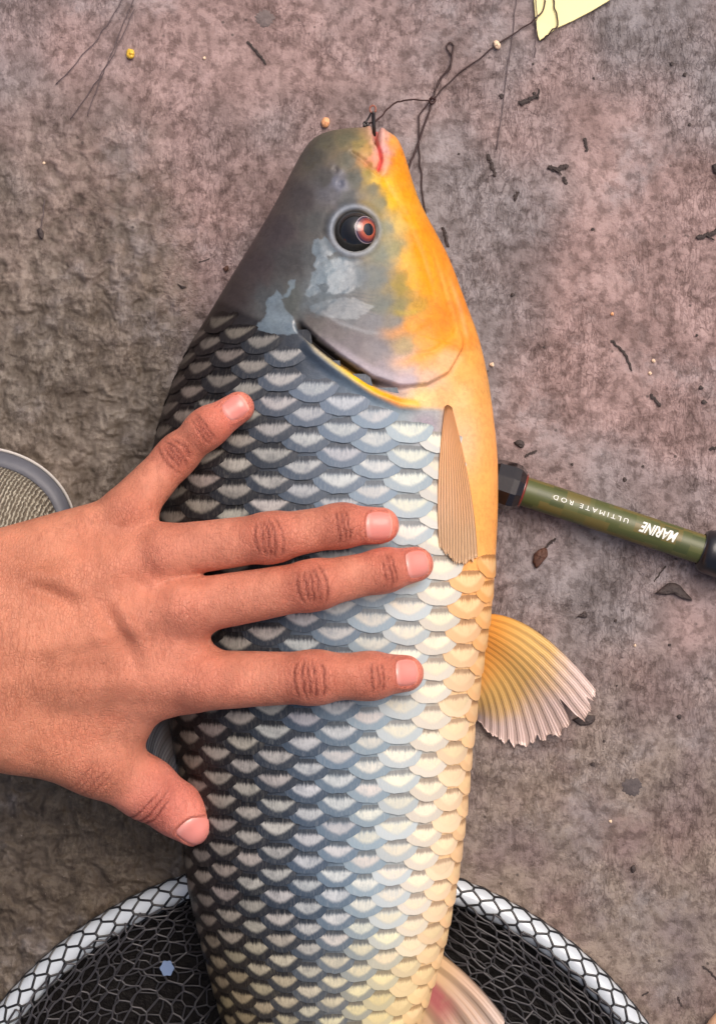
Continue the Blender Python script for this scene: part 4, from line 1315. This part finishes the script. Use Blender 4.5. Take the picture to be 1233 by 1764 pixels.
# ------------------------------------------------------------------ landing net
NCX, NCY, NR = 545, 2166, 676
NC = W(NCX, NCY, 0.0052); NRW = NR * KP * (HC - 0.0052) / HC
net = root('landing_net', (NC[0], NC[1], 0), 'round landing net with white rim and black mesh bag under the fish', 'landing net')
RT = 0.0060
nphi = 360
ph = np.linspace(0, 2 * np.pi, nphi, endpoint=False); ps = np.linspace(0, 2 * np.pi, 20, endpoint=False)
def rimpt(phi, psi, r):
    phi, psi = np.broadcast_arrays(phi, psi)
    R_ = NRW + r * np.cos(psi)
    return np.stack([NC[0] + R_ * np.cos(phi), NC[1] + R_ * np.sin(phi), 0.0068 + r * np.sin(psi)], -1)
v = rimpt(ph[:, None], ps[None, :], RT).reshape(-1, 3)
f = grid_faces(nphi, 20, True)
cl = np.stack([(nphi - 1) * 20 + np.arange(20), np.arange(20), (np.arange(20) + 1) % 20, (nphi - 1) * 20 + (np.arange(20) + 1) % 20], -1)
M_rim = simple('rim_white', (192, 201, 208), 0.16, 0.10, 150, coat=0.8)
mesh_obj('rim', v, np.concatenate([f, cl])[:, ::-1], M_rim, net)
M_cord = simple('net_cord', (26, 26, 28), 0.35, 0.3, 300, coat=0.2)

def cord_mesh(edges_pts, rad, sides=4):
    """edges_pts: (E, n, 3) short polylines -> one mesh of thin tubes"""
    E, n, _ = edges_pts.shape
    t = np.gradient(edges_pts, axis=1); t /= np.linalg.norm(t, axis=2, keepdims=True) + 1e-12
    ref = np.where(np.abs(t[..., 2:3]) < 0.9, np.array([0, 0, 1.0]), np.array([1.0, 0, 0]))
    s_ = np.cross(ref, t); s_ /= np.linalg.norm(s_, axis=2, keepdims=True) + 1e-12
    u_ = np.cross(t, s_)
    a = np.linspace(0, 2 * np.pi, sides, endpoint=False)
    rad = np.broadcast_to(np.asarray(rad, float), (E,))[:, None, None, None]
    Vv = edges_pts[:, :, None, :] + rad * (np.cos(a)[None, None, :, None] * s_[:, :, None, :] + np.sin(a)[None, None, :, None] * u_[:, :, None, :])
    Fq = grid_faces(n, sides, True)
    Fa = (Fq[None] + (np.arange(E) * n * sides)[:, None, None]).reshape(-1, 4)
    return Vv.reshape(-1, 3), Fa

def hex_edges(na, nb_, wrap_b):
    """honeycomb in lattice units (a along, b across); returns list of point pairs"""
    out = []
    for i in range(na):
        for j in range(nb_):
            x0 = i + (0.5 if j % 2 else 0.0)
            A = (x0 - 0.5, j + 0.17); B = (x0 - 0.5, j - 0.17 + 1 - 0.66 + 0.0)
            # cell centre (x0, j): vertices pointy across the strip
            top_ = (x0, j + 0.66 / 1.0 * 0.5 + 0.17); l_ = (x0 - 0.5, j + 0.17); bl = (x0 - 0.5, j - 0.17); r_ = (x0 + 0.5, j + 0.17)
            out.append((bl, l_)); out.append((l_, (x0, j + 0.5))); out.append(((x0, j + 0.5), r_))
    return np.array(out, float)
# honeycomb vertices in rows j: vertical strand (x-.5, j-.17..j+.17), slants to (x, j+.5 -> shared with next row's vertical foot)
def hex_lat(na, nb_):
    seg = []
    for j in range(nb_):
        for i in range(na):
            x0 = i + (0.5 if j % 2 else 0.0)
            seg.append(((x0 - 0.5, j - 0.2), (x0 - 0.5, j + 0.2)))
            seg.append(((x0 - 0.5, j + 0.2), (x0, j + 0.8)))
            seg.append(((x0, j + 0.8), (x0 + 0.5, j + 0.2)))
    return np.array(seg, float)
NA, NBW = 118, 8
seg = hex_lat(NA, NBW)
tt_ = np.linspace(0, 1, 4)[None, :, None]
pl = seg[:, :1] * (1 - tt_) + seg[:, 1:] * tt_
phi = pl[..., 0] / NA * 2 * np.pi; psi = pl[..., 1] / NBW * 2 * np.pi
phi = phi + 0.004 * (vnoise(np.stack([np.cos(phi) * 30, np.sin(phi) * 30, psi], -1), 1.0, 4) - .5)
v, f = cord_mesh(rimpt(phi, psi + 0.25 * np.sin(phi * 3), RT + 0.0001), 0.00062, 5)
o = mesh_obj('rim_netting', v, f[:, ::-1], M_cord, net); tag(o, kind='stuff')

# bag: a dark under-layer and two loose layers of honeycomb cord
def bag_z(x, y, seed, lo, amp):
    p = np.stack([x, y, 0 * x], -1)
    r = np.hypot(x - NC[0], y - NC[1]) / NRW
    return lo + amp * fbm(p, 22, seed) + 0.004 * smooth01(0.86, 1.0, r)
rr_ = np.linspace(0.0, 1.0, 40)[:, None]; aa_ = np.linspace(0, 2 * np.pi, 120, endpoint=False)[None]
bx = NC[0] + rr_ * (NRW - 0.003) * np.cos(aa_); by = NC[1] + rr_ * (NRW - 0.003) * np.sin(aa_)
bz = 0.0012 + 0.0022 * fbm(np.stack([bx, by, 0 * bx], -1), 30, 3) + 0.0015 * smooth01(0.9, 1, rr_ + 0 * aa_)
M_bag = simple('net_bag_dark', (17, 14, 13), 0.6, 0.5, 160, bump=0.002, spec=0.15)
v = np.stack([bx, by, bz], -1).reshape(-1, 3)
f = grid_faces(40, 120, True)
mesh_obj('bag', v, f, M_bag, net)
M_cord2 = simple('bag_cord', (62, 60, 62), 0.36, 0.5, 90, coat=0.3)
for layer, (cell, rot, lo, amp, rad, seed) in enumerate(((0.0088, 0.2, 0.0060, 0.0140, 0.00050, 11), (0.0090, 0.75, 0.0030, 0.0050, 0.00042, 29))):
    n_ = int(2 * NRW / cell) + 4
    seg = hex_lat(n_, int(n_ / 0.86) + 2)
    q = np.linspace(0, 1, 3)[None, :, None]
    pl = seg[:, :1] * (1 - q) + seg[:, 1:] * q
    x = (pl[..., 0] - n_ / 2) * cell; y = (pl[..., 1] - n_ / 2 / 0.86) * cell * 0.86
    c_, s_ = math.cos(rot), math.sin(rot)
    x, y = x * c_ - y * s_, x * s_ + y * c_
    P0 = np.stack([x, y, 0 * x], -1)
    wx = (fbm(P0, 28, seed) - .5) * 0.020 + (fbm(P0, 160, seed + 3) - .5) * 0.0035
    wy = (fbm(P0, 28, seed + 100) - .5) * 0.020 + (fbm(P0, 160, seed + 103) - .5) * 0.0035
    x = x + wx; y = y + wy
    r = np.hypot(x, y)
    # gather towards the rim: cells squeeze there
    g = NRW * np.tanh(r / NRW * 1.25) / math.tanh(1.25)
    x = x * g / np.maximum(r, 1e-6); y = y * g / np.maximum(r, 1e-6)
    r = np.hypot(x, y).max(1)
    yw = y + NC[1]
    keep = (r < NRW - 0.001) & (yw.mean(1) > W(0, 2000, 0)[1] if layer else r < NRW - 0.001)
    x, y = x[keep] + NC[0], y[keep] + NC[1]
    z = bag_z(x, y, seed + 7, lo, amp)
    # the fish weighs the bag down
    fx0 = W(np.interp(CY - y / KP, rows, xl_r) + 10, CY, 0)[..., 0]; fx1 = W(np.interp(CY - y / KP, rows, xr_r) - 10, CY, 0)[..., 0]
    under = smooth01(-0.012, 0.006, np.minimum(x - fx0, fx1 - x)) * (y > -0.40)
    z = z * (1 - under) + 0.003 * under
    v, f = cord_mesh(np.stack([x, y, z], -1), rad, 4)
    o = mesh_obj('bag_netting', v, f[:, ::-1], M_cord2, net); tag(o, kind='stuff')
# a cell of the bag closed by a film of water, the reflected sky painted in blue
wp = W(288, 1668, 0.0165)
a = np.linspace(0, 2 * np.pi, 24, endpoint=False)
rw = 0.0032 * (1 + 0.10 * np.cos(6 * a))
v = np.vstack([np.stack([wp[0] + rw * .95 * np.cos(a), wp[1] + 1.1 * rw * np.sin(a), wp[2] + 0 * a], -1), np.stack([wp[0] + rw * .95 * np.cos(a), wp[1] + 1.1 * rw * np.sin(a), wp[2] - 0.0006 + 0 * a], -1)])
fcs = [list(range(24)), list(range(24, 48))[::-1]] + [[i, i + 24, (i + 1) % 24 + 24, (i + 1) % 24] for i in range(24)]
mesh_obj('water_film', v, fcs, simple('water_film', (112, 132, 165), 0.1, 0.05, 50, coat=0.5), net, smooth=False)

# ------------------------------------------------------------------ hook and lines
M_hook = simple('hook_steel', (34, 28, 28), 0.22, 0.2, 200, coat=0.4)
hz = 0.034
hk = [W(*p) for p in ((643, 192, hz + .006), (643, 205, hz + .005), (644, 222, hz + .004), (645, 238, hz + .002), (647, 250, hz), (652, 262, hz - .004), (656, 268, hz - .010))]
hook = root('fish_hook', W(644, 215, 0), "dark steel hook caught in the fish's mouth", 'hook')
v, f = tube(smooth_curve(hk, 24), 0.00085, 10); mesh_obj('shank', v, f, M_hook, hook)
eyc = W(642, 188, hz + .006)
a = np.linspace(0, 2 * np.pi, 18)
v, f = tube(eyc + np.stack([.0013 * np.cos(a), .0016 * np.sin(a), 0 * a], -1), 0.00045, 6, cap=False); mesh_obj('hook_eye', v, f, simple('hook_eye', (150, 88, 70), 0.3, 0.3), hook)
kn_ = [W(*p) for p in ((640, 192, hz + .006), (634, 204, hz + .005), (627, 214, hz + .005), (627, 222, hz + .004), (631, 230, hz + .003), (640, 236, hz + .002))]
v, f = tube(smooth_curve(kn_, 30), 0.00042, 7); mesh_obj('snood', v, f, M_hook, hook)
v, f = tube(smooth_curve([W(630, 211, hz + .005), W(634, 214, hz + .0052), W(629, 218, hz + .005), W(627, 212, hz + .005), W(631, 210, hz + .0052)], 20), 0.0006, 7); mesh_obj('knot', v, f, M_hook, hook)

M_line = simple('braided_line', (58, 36, 34), 0.5, 0.35, 500)
M_mono = simple('thin_line', (92, 78, 80), 0.4, 0.3, 500)
lines_root = root('fishing_line', W(746, 172, 0), 'dark brown tangled leader line knotted beside the hook', 'fishing line')
def line(pts, rad, mat, parent, n=60, name='strand', seed=0):
    P = smooth_curve([W(*p) for p in pts], n)
    u = np.linspace(0, 12, n)
    P[:, 0] += (vnoise(np.stack([u, 0 * u, 0 * u], -1), 1.3, seed) - .5) * 0.0008
    P[:, 1] += (vnoise(np.stack([u, 0 * u, 0 * u], -1), 1.3, seed + 9) - .5) * 0.0008
    v, f = tube(P, rad, 6)
    return mesh_obj(name, v, f, mat, parent)
line([(631, 213, hz + .005), (650, 205, .034), (677, 180, .022), (702, 172, .010), (740, 174, .0025)], .00040, M_line, lines_root, seed=1)
line([(746, 169, .002), (754, 142, .0016), (773, 117, .0014), (777, 98, .0012), (770, 82, .001), (774, 73, .001), (780, 77, .001), (778, 92, .0016), (776, 117, .0022), (762, 131, .0018), (748, 160, .0012)], .00040, M_line, lines_root, 90, seed=2)
line([(744, 177, .0024), (726, 229, .0016), (716, 257, .0014), (703, 290, .0014), (690, 318, .001)], .00048, M_line, lines_root, seed=4)
line([(738, 178, .0020), (722, 202, .0012), (721, 257, .0010), (726, 306, .0010), (733, 374, .0010), (744, 402, .001)], .00036, M_line, lines_root, seed=5)
v, f = tube(smooth_curve([W(740, 172, .002), W(745, 168, .003), W(749, 173, .002), W(743, 178, .003), W(739, 173, .002)], 20), .0007, 7); mesh_obj('knot', v, f, M_line, lines_root)
main_ = line([(746, 169, .0016), (778, 136, .001), (817, 106, .001), (855, 76, .0014), (898, 49, .0016), (923, 30, .0032), (937, 8, .0034), (945, -60, .003)], .00034, M_line, None, name='fishing_line', seed=3)
tag(main_, 'thin dark line running from the knot across the yellow scrap', 'fishing line')
l2 = line([(950, -60, .0035), (953, 0, .0034), (961, 38, .0034), (948, 54, .0032), (932, 70, .0012)], .00034, M_line, None, name='fishing_line', seed=8)
tag(l2, 'short dark line bent over the yellow scrap towards its tip', 'fishing line')
hair = [([(892, -30, .001), (882, 60, .001), (871, 136, .001), (855, 257, .001)], 'faint hair-thin line lying straight below the yellow scrap'),
        ([(921, -30, .0035), (924, 30, .0034), (922, 70, .002), (920, 98, .001)], 'faint hair-thin line hanging off the yellow scrap'),
        ([(236, -20, .001), (195, 88, .001), (172, 140, .001), (151, 200, .001)], 'grey hair-thin line nearest the yellow corn kernel'),
        ([(222, -20, .001), (170, 63, .001), (97, 146, .001)], 'grey hair-thin line farthest from the corn kernel'),
        ([(232, 15, .0018), (196, 92, .0018), (160, 150, .001), (122, 204, .001)], 'grey hair-thin line crossing the one beside the corn kernel'),
        ([(78, 345, .001), (74, 375, .001), (70, 402, .001)], 'short grey hair-thin line ending at a dark crumb on pebbled concrete')]
for k, (p, lb) in enumerate(hair):
    o = line(p, .00022, M_mono, None, 40, 'fishing_line', seed=20 + k)
    tag(o, lb, 'fishing line')

# ------------------------------------------------------------------ shoe
shoe = root('shoe', W(-300, 910, 0), 'beige mesh shoe toe with grey band and white sole edge beside the wrist', 'shoe')
def outline(ins, n=96):
    """toe to the right; ins = inset in px"""
    th_ = np.linspace(0, 2 * np.pi, n, endpoint=False)
    x = np.where(np.cos(th_) > 0, -40 + (172 - ins) * np.cos(th_), -40 + (900 - ins) * np.sign(np.cos(th_)) * np.abs(np.cos(th_)) ** 0.8)
    wst = 1 - 0.16 * np.exp(-((x + 480) / 220) ** 2)
    y = 910 - (142 - ins) * np.sin(th_) * wst
    return x, y
def loft(name, levels, mat, cap=True):
    n = 96
    Vv = np.concatenate([W(*outline(i_, n), z_) for i_, z_ in levels])
    Ff = [list(q) for q in grid_faces(len(levels), n, True)]
    if cap:
        Ff.append(list(range((len(levels) - 1) * n, len(levels) * n)))
    Ff = [q[::-1] for q in Ff]
    return mesh_obj(name, Vv, Ff, mat, shoe)
M_white = simple('shoe_white', (222, 218, 212), 0.45, 0.12, 120)
M_greyr = simple('shoe_grey_band', (92, 94, 102), 0.5, 0.18, 160, bump=0.0003)
def mesh_fabric():
    t = NT('shoe_mesh')
    co = t.coord((1, 1, 1), (0, 0, 0.25))
    wv = t.n('ShaderNodeTexWave', wave_type='BANDS', bands_direction='X'); wv.inputs['Scale'].default_value = 190; wv.inputs['Distortion'].default_value = 3.5; wv.inputs['Detail Scale'].default_value = 3.0
    t.put(wv.inputs['Vector'], co)
    vo = t.voro(480, vec=t.coord((1.4, 0.8, 1), (0, 0, 0.3)), rnd=0.5)
    h = t.math('ADD', t.math('MULTIPLY', wv.outputs['Fac'], 0.6), t.math('MULTIPLY', vo, -0.7))
    c = t.mix(t.ramp(h, -0.25, 0.5), L4(104, 94, 80), L4(196, 190, 172))
    t.set(Base_Color=c, Roughness=0.85, Normal=t.bump(h, 0.0012, 1.0))
    return t.m
loft('sole', [(6, 0.0), (0, .004), (0, .020), (1.2, .0225), (4.5, .0232)], M_white)
loft('toe_band', [(5.5, .010), (5.0, .0236), (7, .0262), (18, .0285), (30, .0298), (33, .0290)], M_greyr)
loft('upper', [(31, .012), (31.5, .0292), (36, .0335), (48, .0395), (66, .0460), (88, .0510), (112, .0540), (128, .055), (138, .0552)], mesh_fabric())

# ------------------------------------------------------------------ yellow scrap
pg = [(918, -40), (919, 0), (922, 34), (926, 60), (929, 69), (940, 62), (958, 48), (985, 36), (1016, 20), (1046, 2), (1075, -20), (1080, -130), (910, -130)]
cen = np.mean(pg, 0)
lv = []
pp = np.array(pg, float)
def scrap_z(p): return 0.0022 + 0.0012 * smooth01(60, -120, p[:, 1])
v1 = W(pp[:, 0], pp[:, 1], scrap_z(pp)); v0 = v1.copy(); v0[:, 2] -= 0.0018
n = len(pp)
fcs = [list(range(n))[::-1], list(range(n, 2 * n))] + [[i, (i + 1) % n, (i + 1) % n + n, i + n] for i in range(n)]
scrap = mesh_obj('plastic_scrap', np.vstack([v1, v0]), fcs, simple('yellow_plastic', (254, 236, 168), 0.45, 0.08, 40, coat=0.1), None, smooth=False)
tag(scrap, 'pale yellow pointed scrap lying under the dark fishing lines', 'scrap')

# ------------------------------------------------------------------ litter on the ground
M_twig = simple('twig_bark', (56, 46, 44), 0.7, 0.5, 500, bump=0.0008)
M_leafd = simple('dead_leaf', (64, 54, 52), 0.65, 0.5, 300, bump=0.001)
M_leafb = simple('dead_leaf_brown', (88, 58, 46), 0.65, 0.5, 300, bump=0.001)
M_corn = simple('corn_yellow', (244, 196, 66), 0.35, 0.2, 300, coat=0.3)
M_seed = simple('seed_peach', (236, 172, 124), 0.4, 0.2, 300)
M_crumb = simple('crumb_cream', (238, 208, 178), 0.5, 0.2, 300)
def twig(pts, r, label, fork=None, mat=None):
    r = r * 0.66
    P = smooth_curve([W(x, y, r * KP * 0.95) for x, y in pts], 16)
    jj = (RNG.random((16, 2)) - .5) * r * KP * 1.3; P[:, :2] += jj
    u = np.linspace(0, 5, 16)
    sd_ = int(pts[0][0])
    rad = r * KP * (0.75 + 0.6 * vnoise(np.stack([u * 1.7, 0 * u, 0 * u], -1), 1, sd_)) * np.r_[0.45, np.ones(14), 0.4]
    P[:, 2] = rad.max()
    parts = [tube(P, rad, 7)]
    parts[0][0][:, 2] = 0.0001 + parts[0][0][:, 2] * 0.4
    for fk in (fork or []):
        Q = smooth_curve([W(x, y, r * KP) for x, y in fk], 8)
        parts.append(tube(Q, np.linspace(0.6, 0.25, 8) * r * KP, 6))
    v, f = join(parts)
    o = mesh_obj('twig', v, f, mat or M_twig, None, smooth=False)
    tag(o, label, 'twig')
    return o
twig([(425, 71), (436, 83), (447, 96), (459, 111)], 3.2, 'straight black twig between the corn kernel and the dark round stain')
twig([(893, 178), (905, 174), (917, 170), (928, 167)], 5.5, 'thick dark twig with a small knob beneath the faint line', fork=[[(924, 168), (928, 158), (927, 152)]])
twig([(1006, 236), (1008, 248), (1010, 262)], 4.2, 'short upright dark twig near the forked twig cluster')
twig([(840, 266), (846, 283), (853, 303)], 3.8, 'slim dark twig at the lower end of the faint line')
twig([(945, 289), (960, 291), (977, 286)], 5.5, 'forked dark twig cluster on the bare concrete', fork=[[(952, 290), (964, 298), (966, 302)], [(945, 290), (950, 284)]])
twig([(969, 304), (972, 311), (975, 317)], 3.5, 'tiny dark twig just under the forked cluster')
twig([(892, 330), (888, 337), (885, 343)], 4.5, 'stubby dark twig below the slim twig')
twig([(1200, 410), (1215, 405), (1240, 396)], 5.5, 'long dark twig with frayed end beside the bare concrete edge', fork=[[(1216, 405), (1230, 414)]])
twig([(1052, 585), (1062, 596), (1076, 610), (1088, 640)], 3.0, 'thin bent twig tapering out above the curled one')
twig([(1118, 678), (1127, 687), (1132, 694), (1138, 698)], 4.5, 'curled dark twig above the rod')
twig([(903, 786), (912, 782), (925, 777)], 2.8, 'small slanting twig above the black rod end')
twig([(1222, 774), (1230, 772), (1242, 774)], 3.4, 'dark hooked twig above the black reel seat')
twig([(938, 945), (946, 937), (957, 928)], 3.2, 'slim stalk joined to the brown leaf scrap below the rod')
twig([(1126, 1002), (1136, 988), (1147, 974)], 1.8, 'wiry stalk above the dark crescent leaf')
twig([(1209, 1665), (1220, 1672), (1236, 1690)], 2.6, 'dark curved twig beside the tan pebble')
twig([(1105, 1715), (1111, 1712), (1116, 1709)], 2.0, 'tiny brown twig beside the net rim')
twig([(1167, 1718), (1170, 1726), (1174, 1735)], 2.4, 'small brown twig short of the tan pebble')
twig([(342, 452), (352, 449), (362, 445)], 1.3, "thin dark fibre next to the fish's nape")
twig([(762, 392), (766, 403), (772, 425)], 3.6, "dark twig pinned under the fish's throat")
twig([(1004, 636), (1000, 628)], 1.0, 'hair-fine dark fibre on the concrete above the curled twig') if False else None

def flake(name, pts, th_, mat, label, cat, dome=0.4, px_n=3):
    """irregular thick flake: polygon outline, domed"""
    p = np.array(pts, float); c0 = p.mean(0)
    m = len(p) * 3
    ring = smooth_curve(np.vstack([p, p[:1]]), m + 1)[:-1]
    rings = [W(*(c0 + (ring - c0) * k).T, z) for k, z in ((1.0, 0.0001), (1.0, th_ * 0.55), (0.75, th_ * (0.8 + .2 * dome)), (0.4, th_), (0.05, th_ * (1 + dome * .2)))]
    rings = [r + np.stack([0 * ring[:, 0], 0 * ring[:, 0], th_ * 0.35 * (hash3(np.arange(m), np.full(m, k), np.full(m, int(p[0, 0])), 3) - .5) * (k > 0)], -1) for k, r in enumerate(rings)]
    Ff = [list(q)[::-1] for q in grid_faces(5, m, True)] + [list(range(4 * m, 5 * m))]
    Ff = [q[::-1] for q in Ff[:-1]] + [Ff[-1]]
    o = mesh_obj(name, np.concatenate(rings), Ff, mat, None)
    bmx = bmesh.new(); bmx.from_mesh(o.data); bmesh.ops.recalc_face_normals(bmx, faces=bmx.faces); bmx.to_mesh(o.data); bmx.free()
    return tag(o, label, cat)
flake('leaf_scrap', [(1128, 1022), (1140, 1012), (1152, 1004), (1168, 1007), (1180, 1020), (1192, 1034), (1176, 1032), (1160, 1024), (1145, 1025)], .0022, M_leafd, 'dark crescent-shaped dead leaf below the rod', 'leaf')
flake('leaf_scrap', [(917, 968), (920, 954), (930, 946), (940, 944), (943, 956), (936, 966), (924, 979)], .0028, M_leafb, 'curled brown dead leaf scrap with dark rim below the rod', 'leaf')
flake('leaf_scrap', [(992, 1063), (1002, 1056), (1008, 1053), (1010, 1064)], .0016, M_leafd, 'tiny dark leaf scrap above the spread belly fin', 'leaf')
flake('leaf_scrap', [(884, 762), (895, 757), (903, 764), (899, 772), (890, 768)], .0016, M_leafd, 'small dark leaf scrap just above the black rod end', 'leaf')
flake('leaf_scrap', [(985, 1240), (1005, 1232), (1024, 1234), (1020, 1246), (1000, 1250)], .0016, M_leafd, 'dark flake put in for the shadow by the tip of the belly fin', 'leaf')  # dark flake laid where the fin's shadow falls
flake('leaf_scrap', [(64, 396), (70, 392), (76, 402), (74, 412), (68, 408)], .0016, M_leafd, 'dark crumb of leaf on the pebbled concrete', 'leaf')
flake('leaf_scrap', [(306, 488), (313, 492), (322, 494), (314, 497), (310, 494)], .0012, M_leafd, "tiny star-shaped dark flake beside the fish's nape", 'leaf')
flake('leaf_scrap', [(384, 462), (392, 457), (394, 464), (388, 468)], .0014, M_leafb, "small reddish flake touching the fish's nape outline", 'leaf')
flake('leaf_scrap', [(1226, 284), (1240, 280), (1244, 296), (1230, 298)], .0020, M_leafd, 'dark leaf lump level with the forked twig cluster', 'leaf')
flake('leaf_scrap', [(1086, 1494), (1092, 1490), (1094, 1500), (1088, 1504)], .0014, M_leafd, 'dark crumb between the round stain and the net', 'leaf')
flake('leaf_scrap', [(1208, 1476), (1214, 1474), (1215, 1484), (1209, 1486)], .0014, M_leafd, 'dark crumb far right of the round stain by itself', 'leaf') if False else None
flake('corn_kernel', [(218, 90), (222, 84), (230, 86), (232, 94), (228, 101), (219, 99)], .0035, M_corn, 'yellow corn kernel on the bare concrete', 'corn kernel', 0.9)
flake('seed', [(553, 210), (557, 203), (565, 203), (568, 211), (564, 219), (556, 219)], .0028, M_seed, "peach coloured seed just beyond the fish's snout", 'seed', 0.9)
flake('seed', [(849, 72), (854, 69), (860, 73), (862, 81), (857, 85), (851, 81)], .0026, M_crumb, 'cream seed lying against the dark line', 'seed', 0.9)
for (x, y, r, lb) in ((352, 100, 3.0, 'white crumb between the corn kernel and the black twig'), (847, 628, 4.0, "cream crumb beside the fish's gill cover"), (1125, 622, 3.6, 'cream crumb above the curled twig, upper of two'),
                      (1119, 643, 3.0, 'cream crumb above the curled twig, lower of two'), (1054, 541, 3.0, 'orange crumb above the thin bent twig'), (1093, 1112, 2.6, "cream crumb level with the belly fin's root"),
                      (1051, 1415, 2.8, 'cream crumb below the round stain'), (76, 281, 2.6, 'white crumb on the concrete above the dark leaf crumb')):
    a = np.linspace(0, 2 * np.pi, 7, endpoint=False)
    flake('crumb', [(x + r * (0.8 + 0.4 * random.random()) * math.cos(q), y + r * (0.8 + 0.4 * random.random()) * math.sin(q)) for q in a], r * KP * 1.2, M_crumb if 'orange' not in lb else M_seed, lb, 'crumb', 0.8)
# small dark specks of dirt, each its own crumb
specks = [(920, 160), (918, 320 - 210), (882, 508), (936, 598), (1075, 827), (1212, 693), (1207, 668), (1199, 578), (1020, 395), (1178, 95 + 34), (1187, 215), (1157, 110), (1040, 1277), (1020, 1316), (1062, 1181), (863, 166), (790, 265), (1022, 135), (1170, 1235), (985, 800), (1107, 803), (1060, 1070), (1153, 1111)]
for k, (x, y) in enumerate(specks):
    r = 2.2 + 2.2 * random.random()
    a = np.linspace(0, 2 * np.pi, 7, endpoint=False)
    o = flake('dirt_speck', [(x + r * (0.6 + 0.7 * random.random()) * math.cos(q), y + r * (0.6 + 0.7 * random.random()) * math.sin(q)) for q in a], r * KP * 0.7, M_leafd, 'tiny dark speck of dirt on the concrete', 'dirt', 0.6)
    o['group'] = 'dirt specks on the concrete'
def stain(pts, colr, label):
    p = np.array(pts, float)
    ring = smooth_curve(np.vstack([p, p[:1]]), len(p) * 6 + 1)[:-1]
    m = len(ring); c0 = p.mean(0)
    ring = c0 + (ring - c0) * (0.82 + 0.34 * RNG.random(m))[:, None]
    v = np.vstack([W(ring[:, 0], ring[:, 1], 0.0001), W(*(c0 + (ring - c0) * 0.9).T, 0.0003), W(*(c0 + (ring - c0) * .4).T, 0.0004)])
    Ff = [list(q)[::-1] for q in grid_faces(3, m, True)] + [list(range(2 * m, 3 * m))]
    o = mesh_obj('dirt_patch', v, Ff, simple('dried_mud_' + str(int(p[0, 0])), colr, 0.8, 0.5, 260, bump=0.001), None)
    bmx = bmesh.new(); bmx.from_mesh(o.data); bmesh.ops.recalc_face_normals(bmx, faces=bmx.faces); bmx.to_mesh(o.data); bmx.free()
    tag(o, label, 'dirt')
stain([(438, 30), (444, 21), (458, 18), (470, 24), (473, 33), (466, 42), (456, 48), (446, 42)], (112, 100, 98), 'round patch of dried mud near the straight black twig')
stain([(1070, 1362), (1074, 1346), (1086, 1340), (1098, 1342), (1104, 1354), (1098, 1368), (1084, 1372)], (84, 77, 77), 'round dark patch of dried mud below the belly fin')

# tan rounded pebble at the edge; stand-in shape for an unidentified tan object
pc = W(1256, 1778, 0.008)
u = np.linspace(0, np.pi, 14)[:, None]; w = np.linspace(0, 2 * np.pi, 24, endpoint=False)[None]
v = np.stack([0.0145 * np.sin(u) * np.cos(w), 0.0105 * np.sin(u) * np.sin(w), 0.008 * np.cos(u) + 0 * w], -1)
v = v * (1 + 0.12 * (vnoise(v, 90, 4)[..., None] - .5))
ca, sa = math.cos(0.7), math.sin(0.7)
v = np.stack([v[..., 0] * ca - v[..., 1] * sa, v[..., 0] * sa + v[..., 1] * ca, v[..., 2]], -1) + pc
pb = mesh_obj('nub', v.reshape(-1, 3), grid_faces(14, 24, True), simple('nub_tan', (226, 184, 150), 0.5, 0.12, 150, bump=0.0004), None)
tag(pb, 'smooth unidentified tan pebble standing off from the net rim', 'nub')
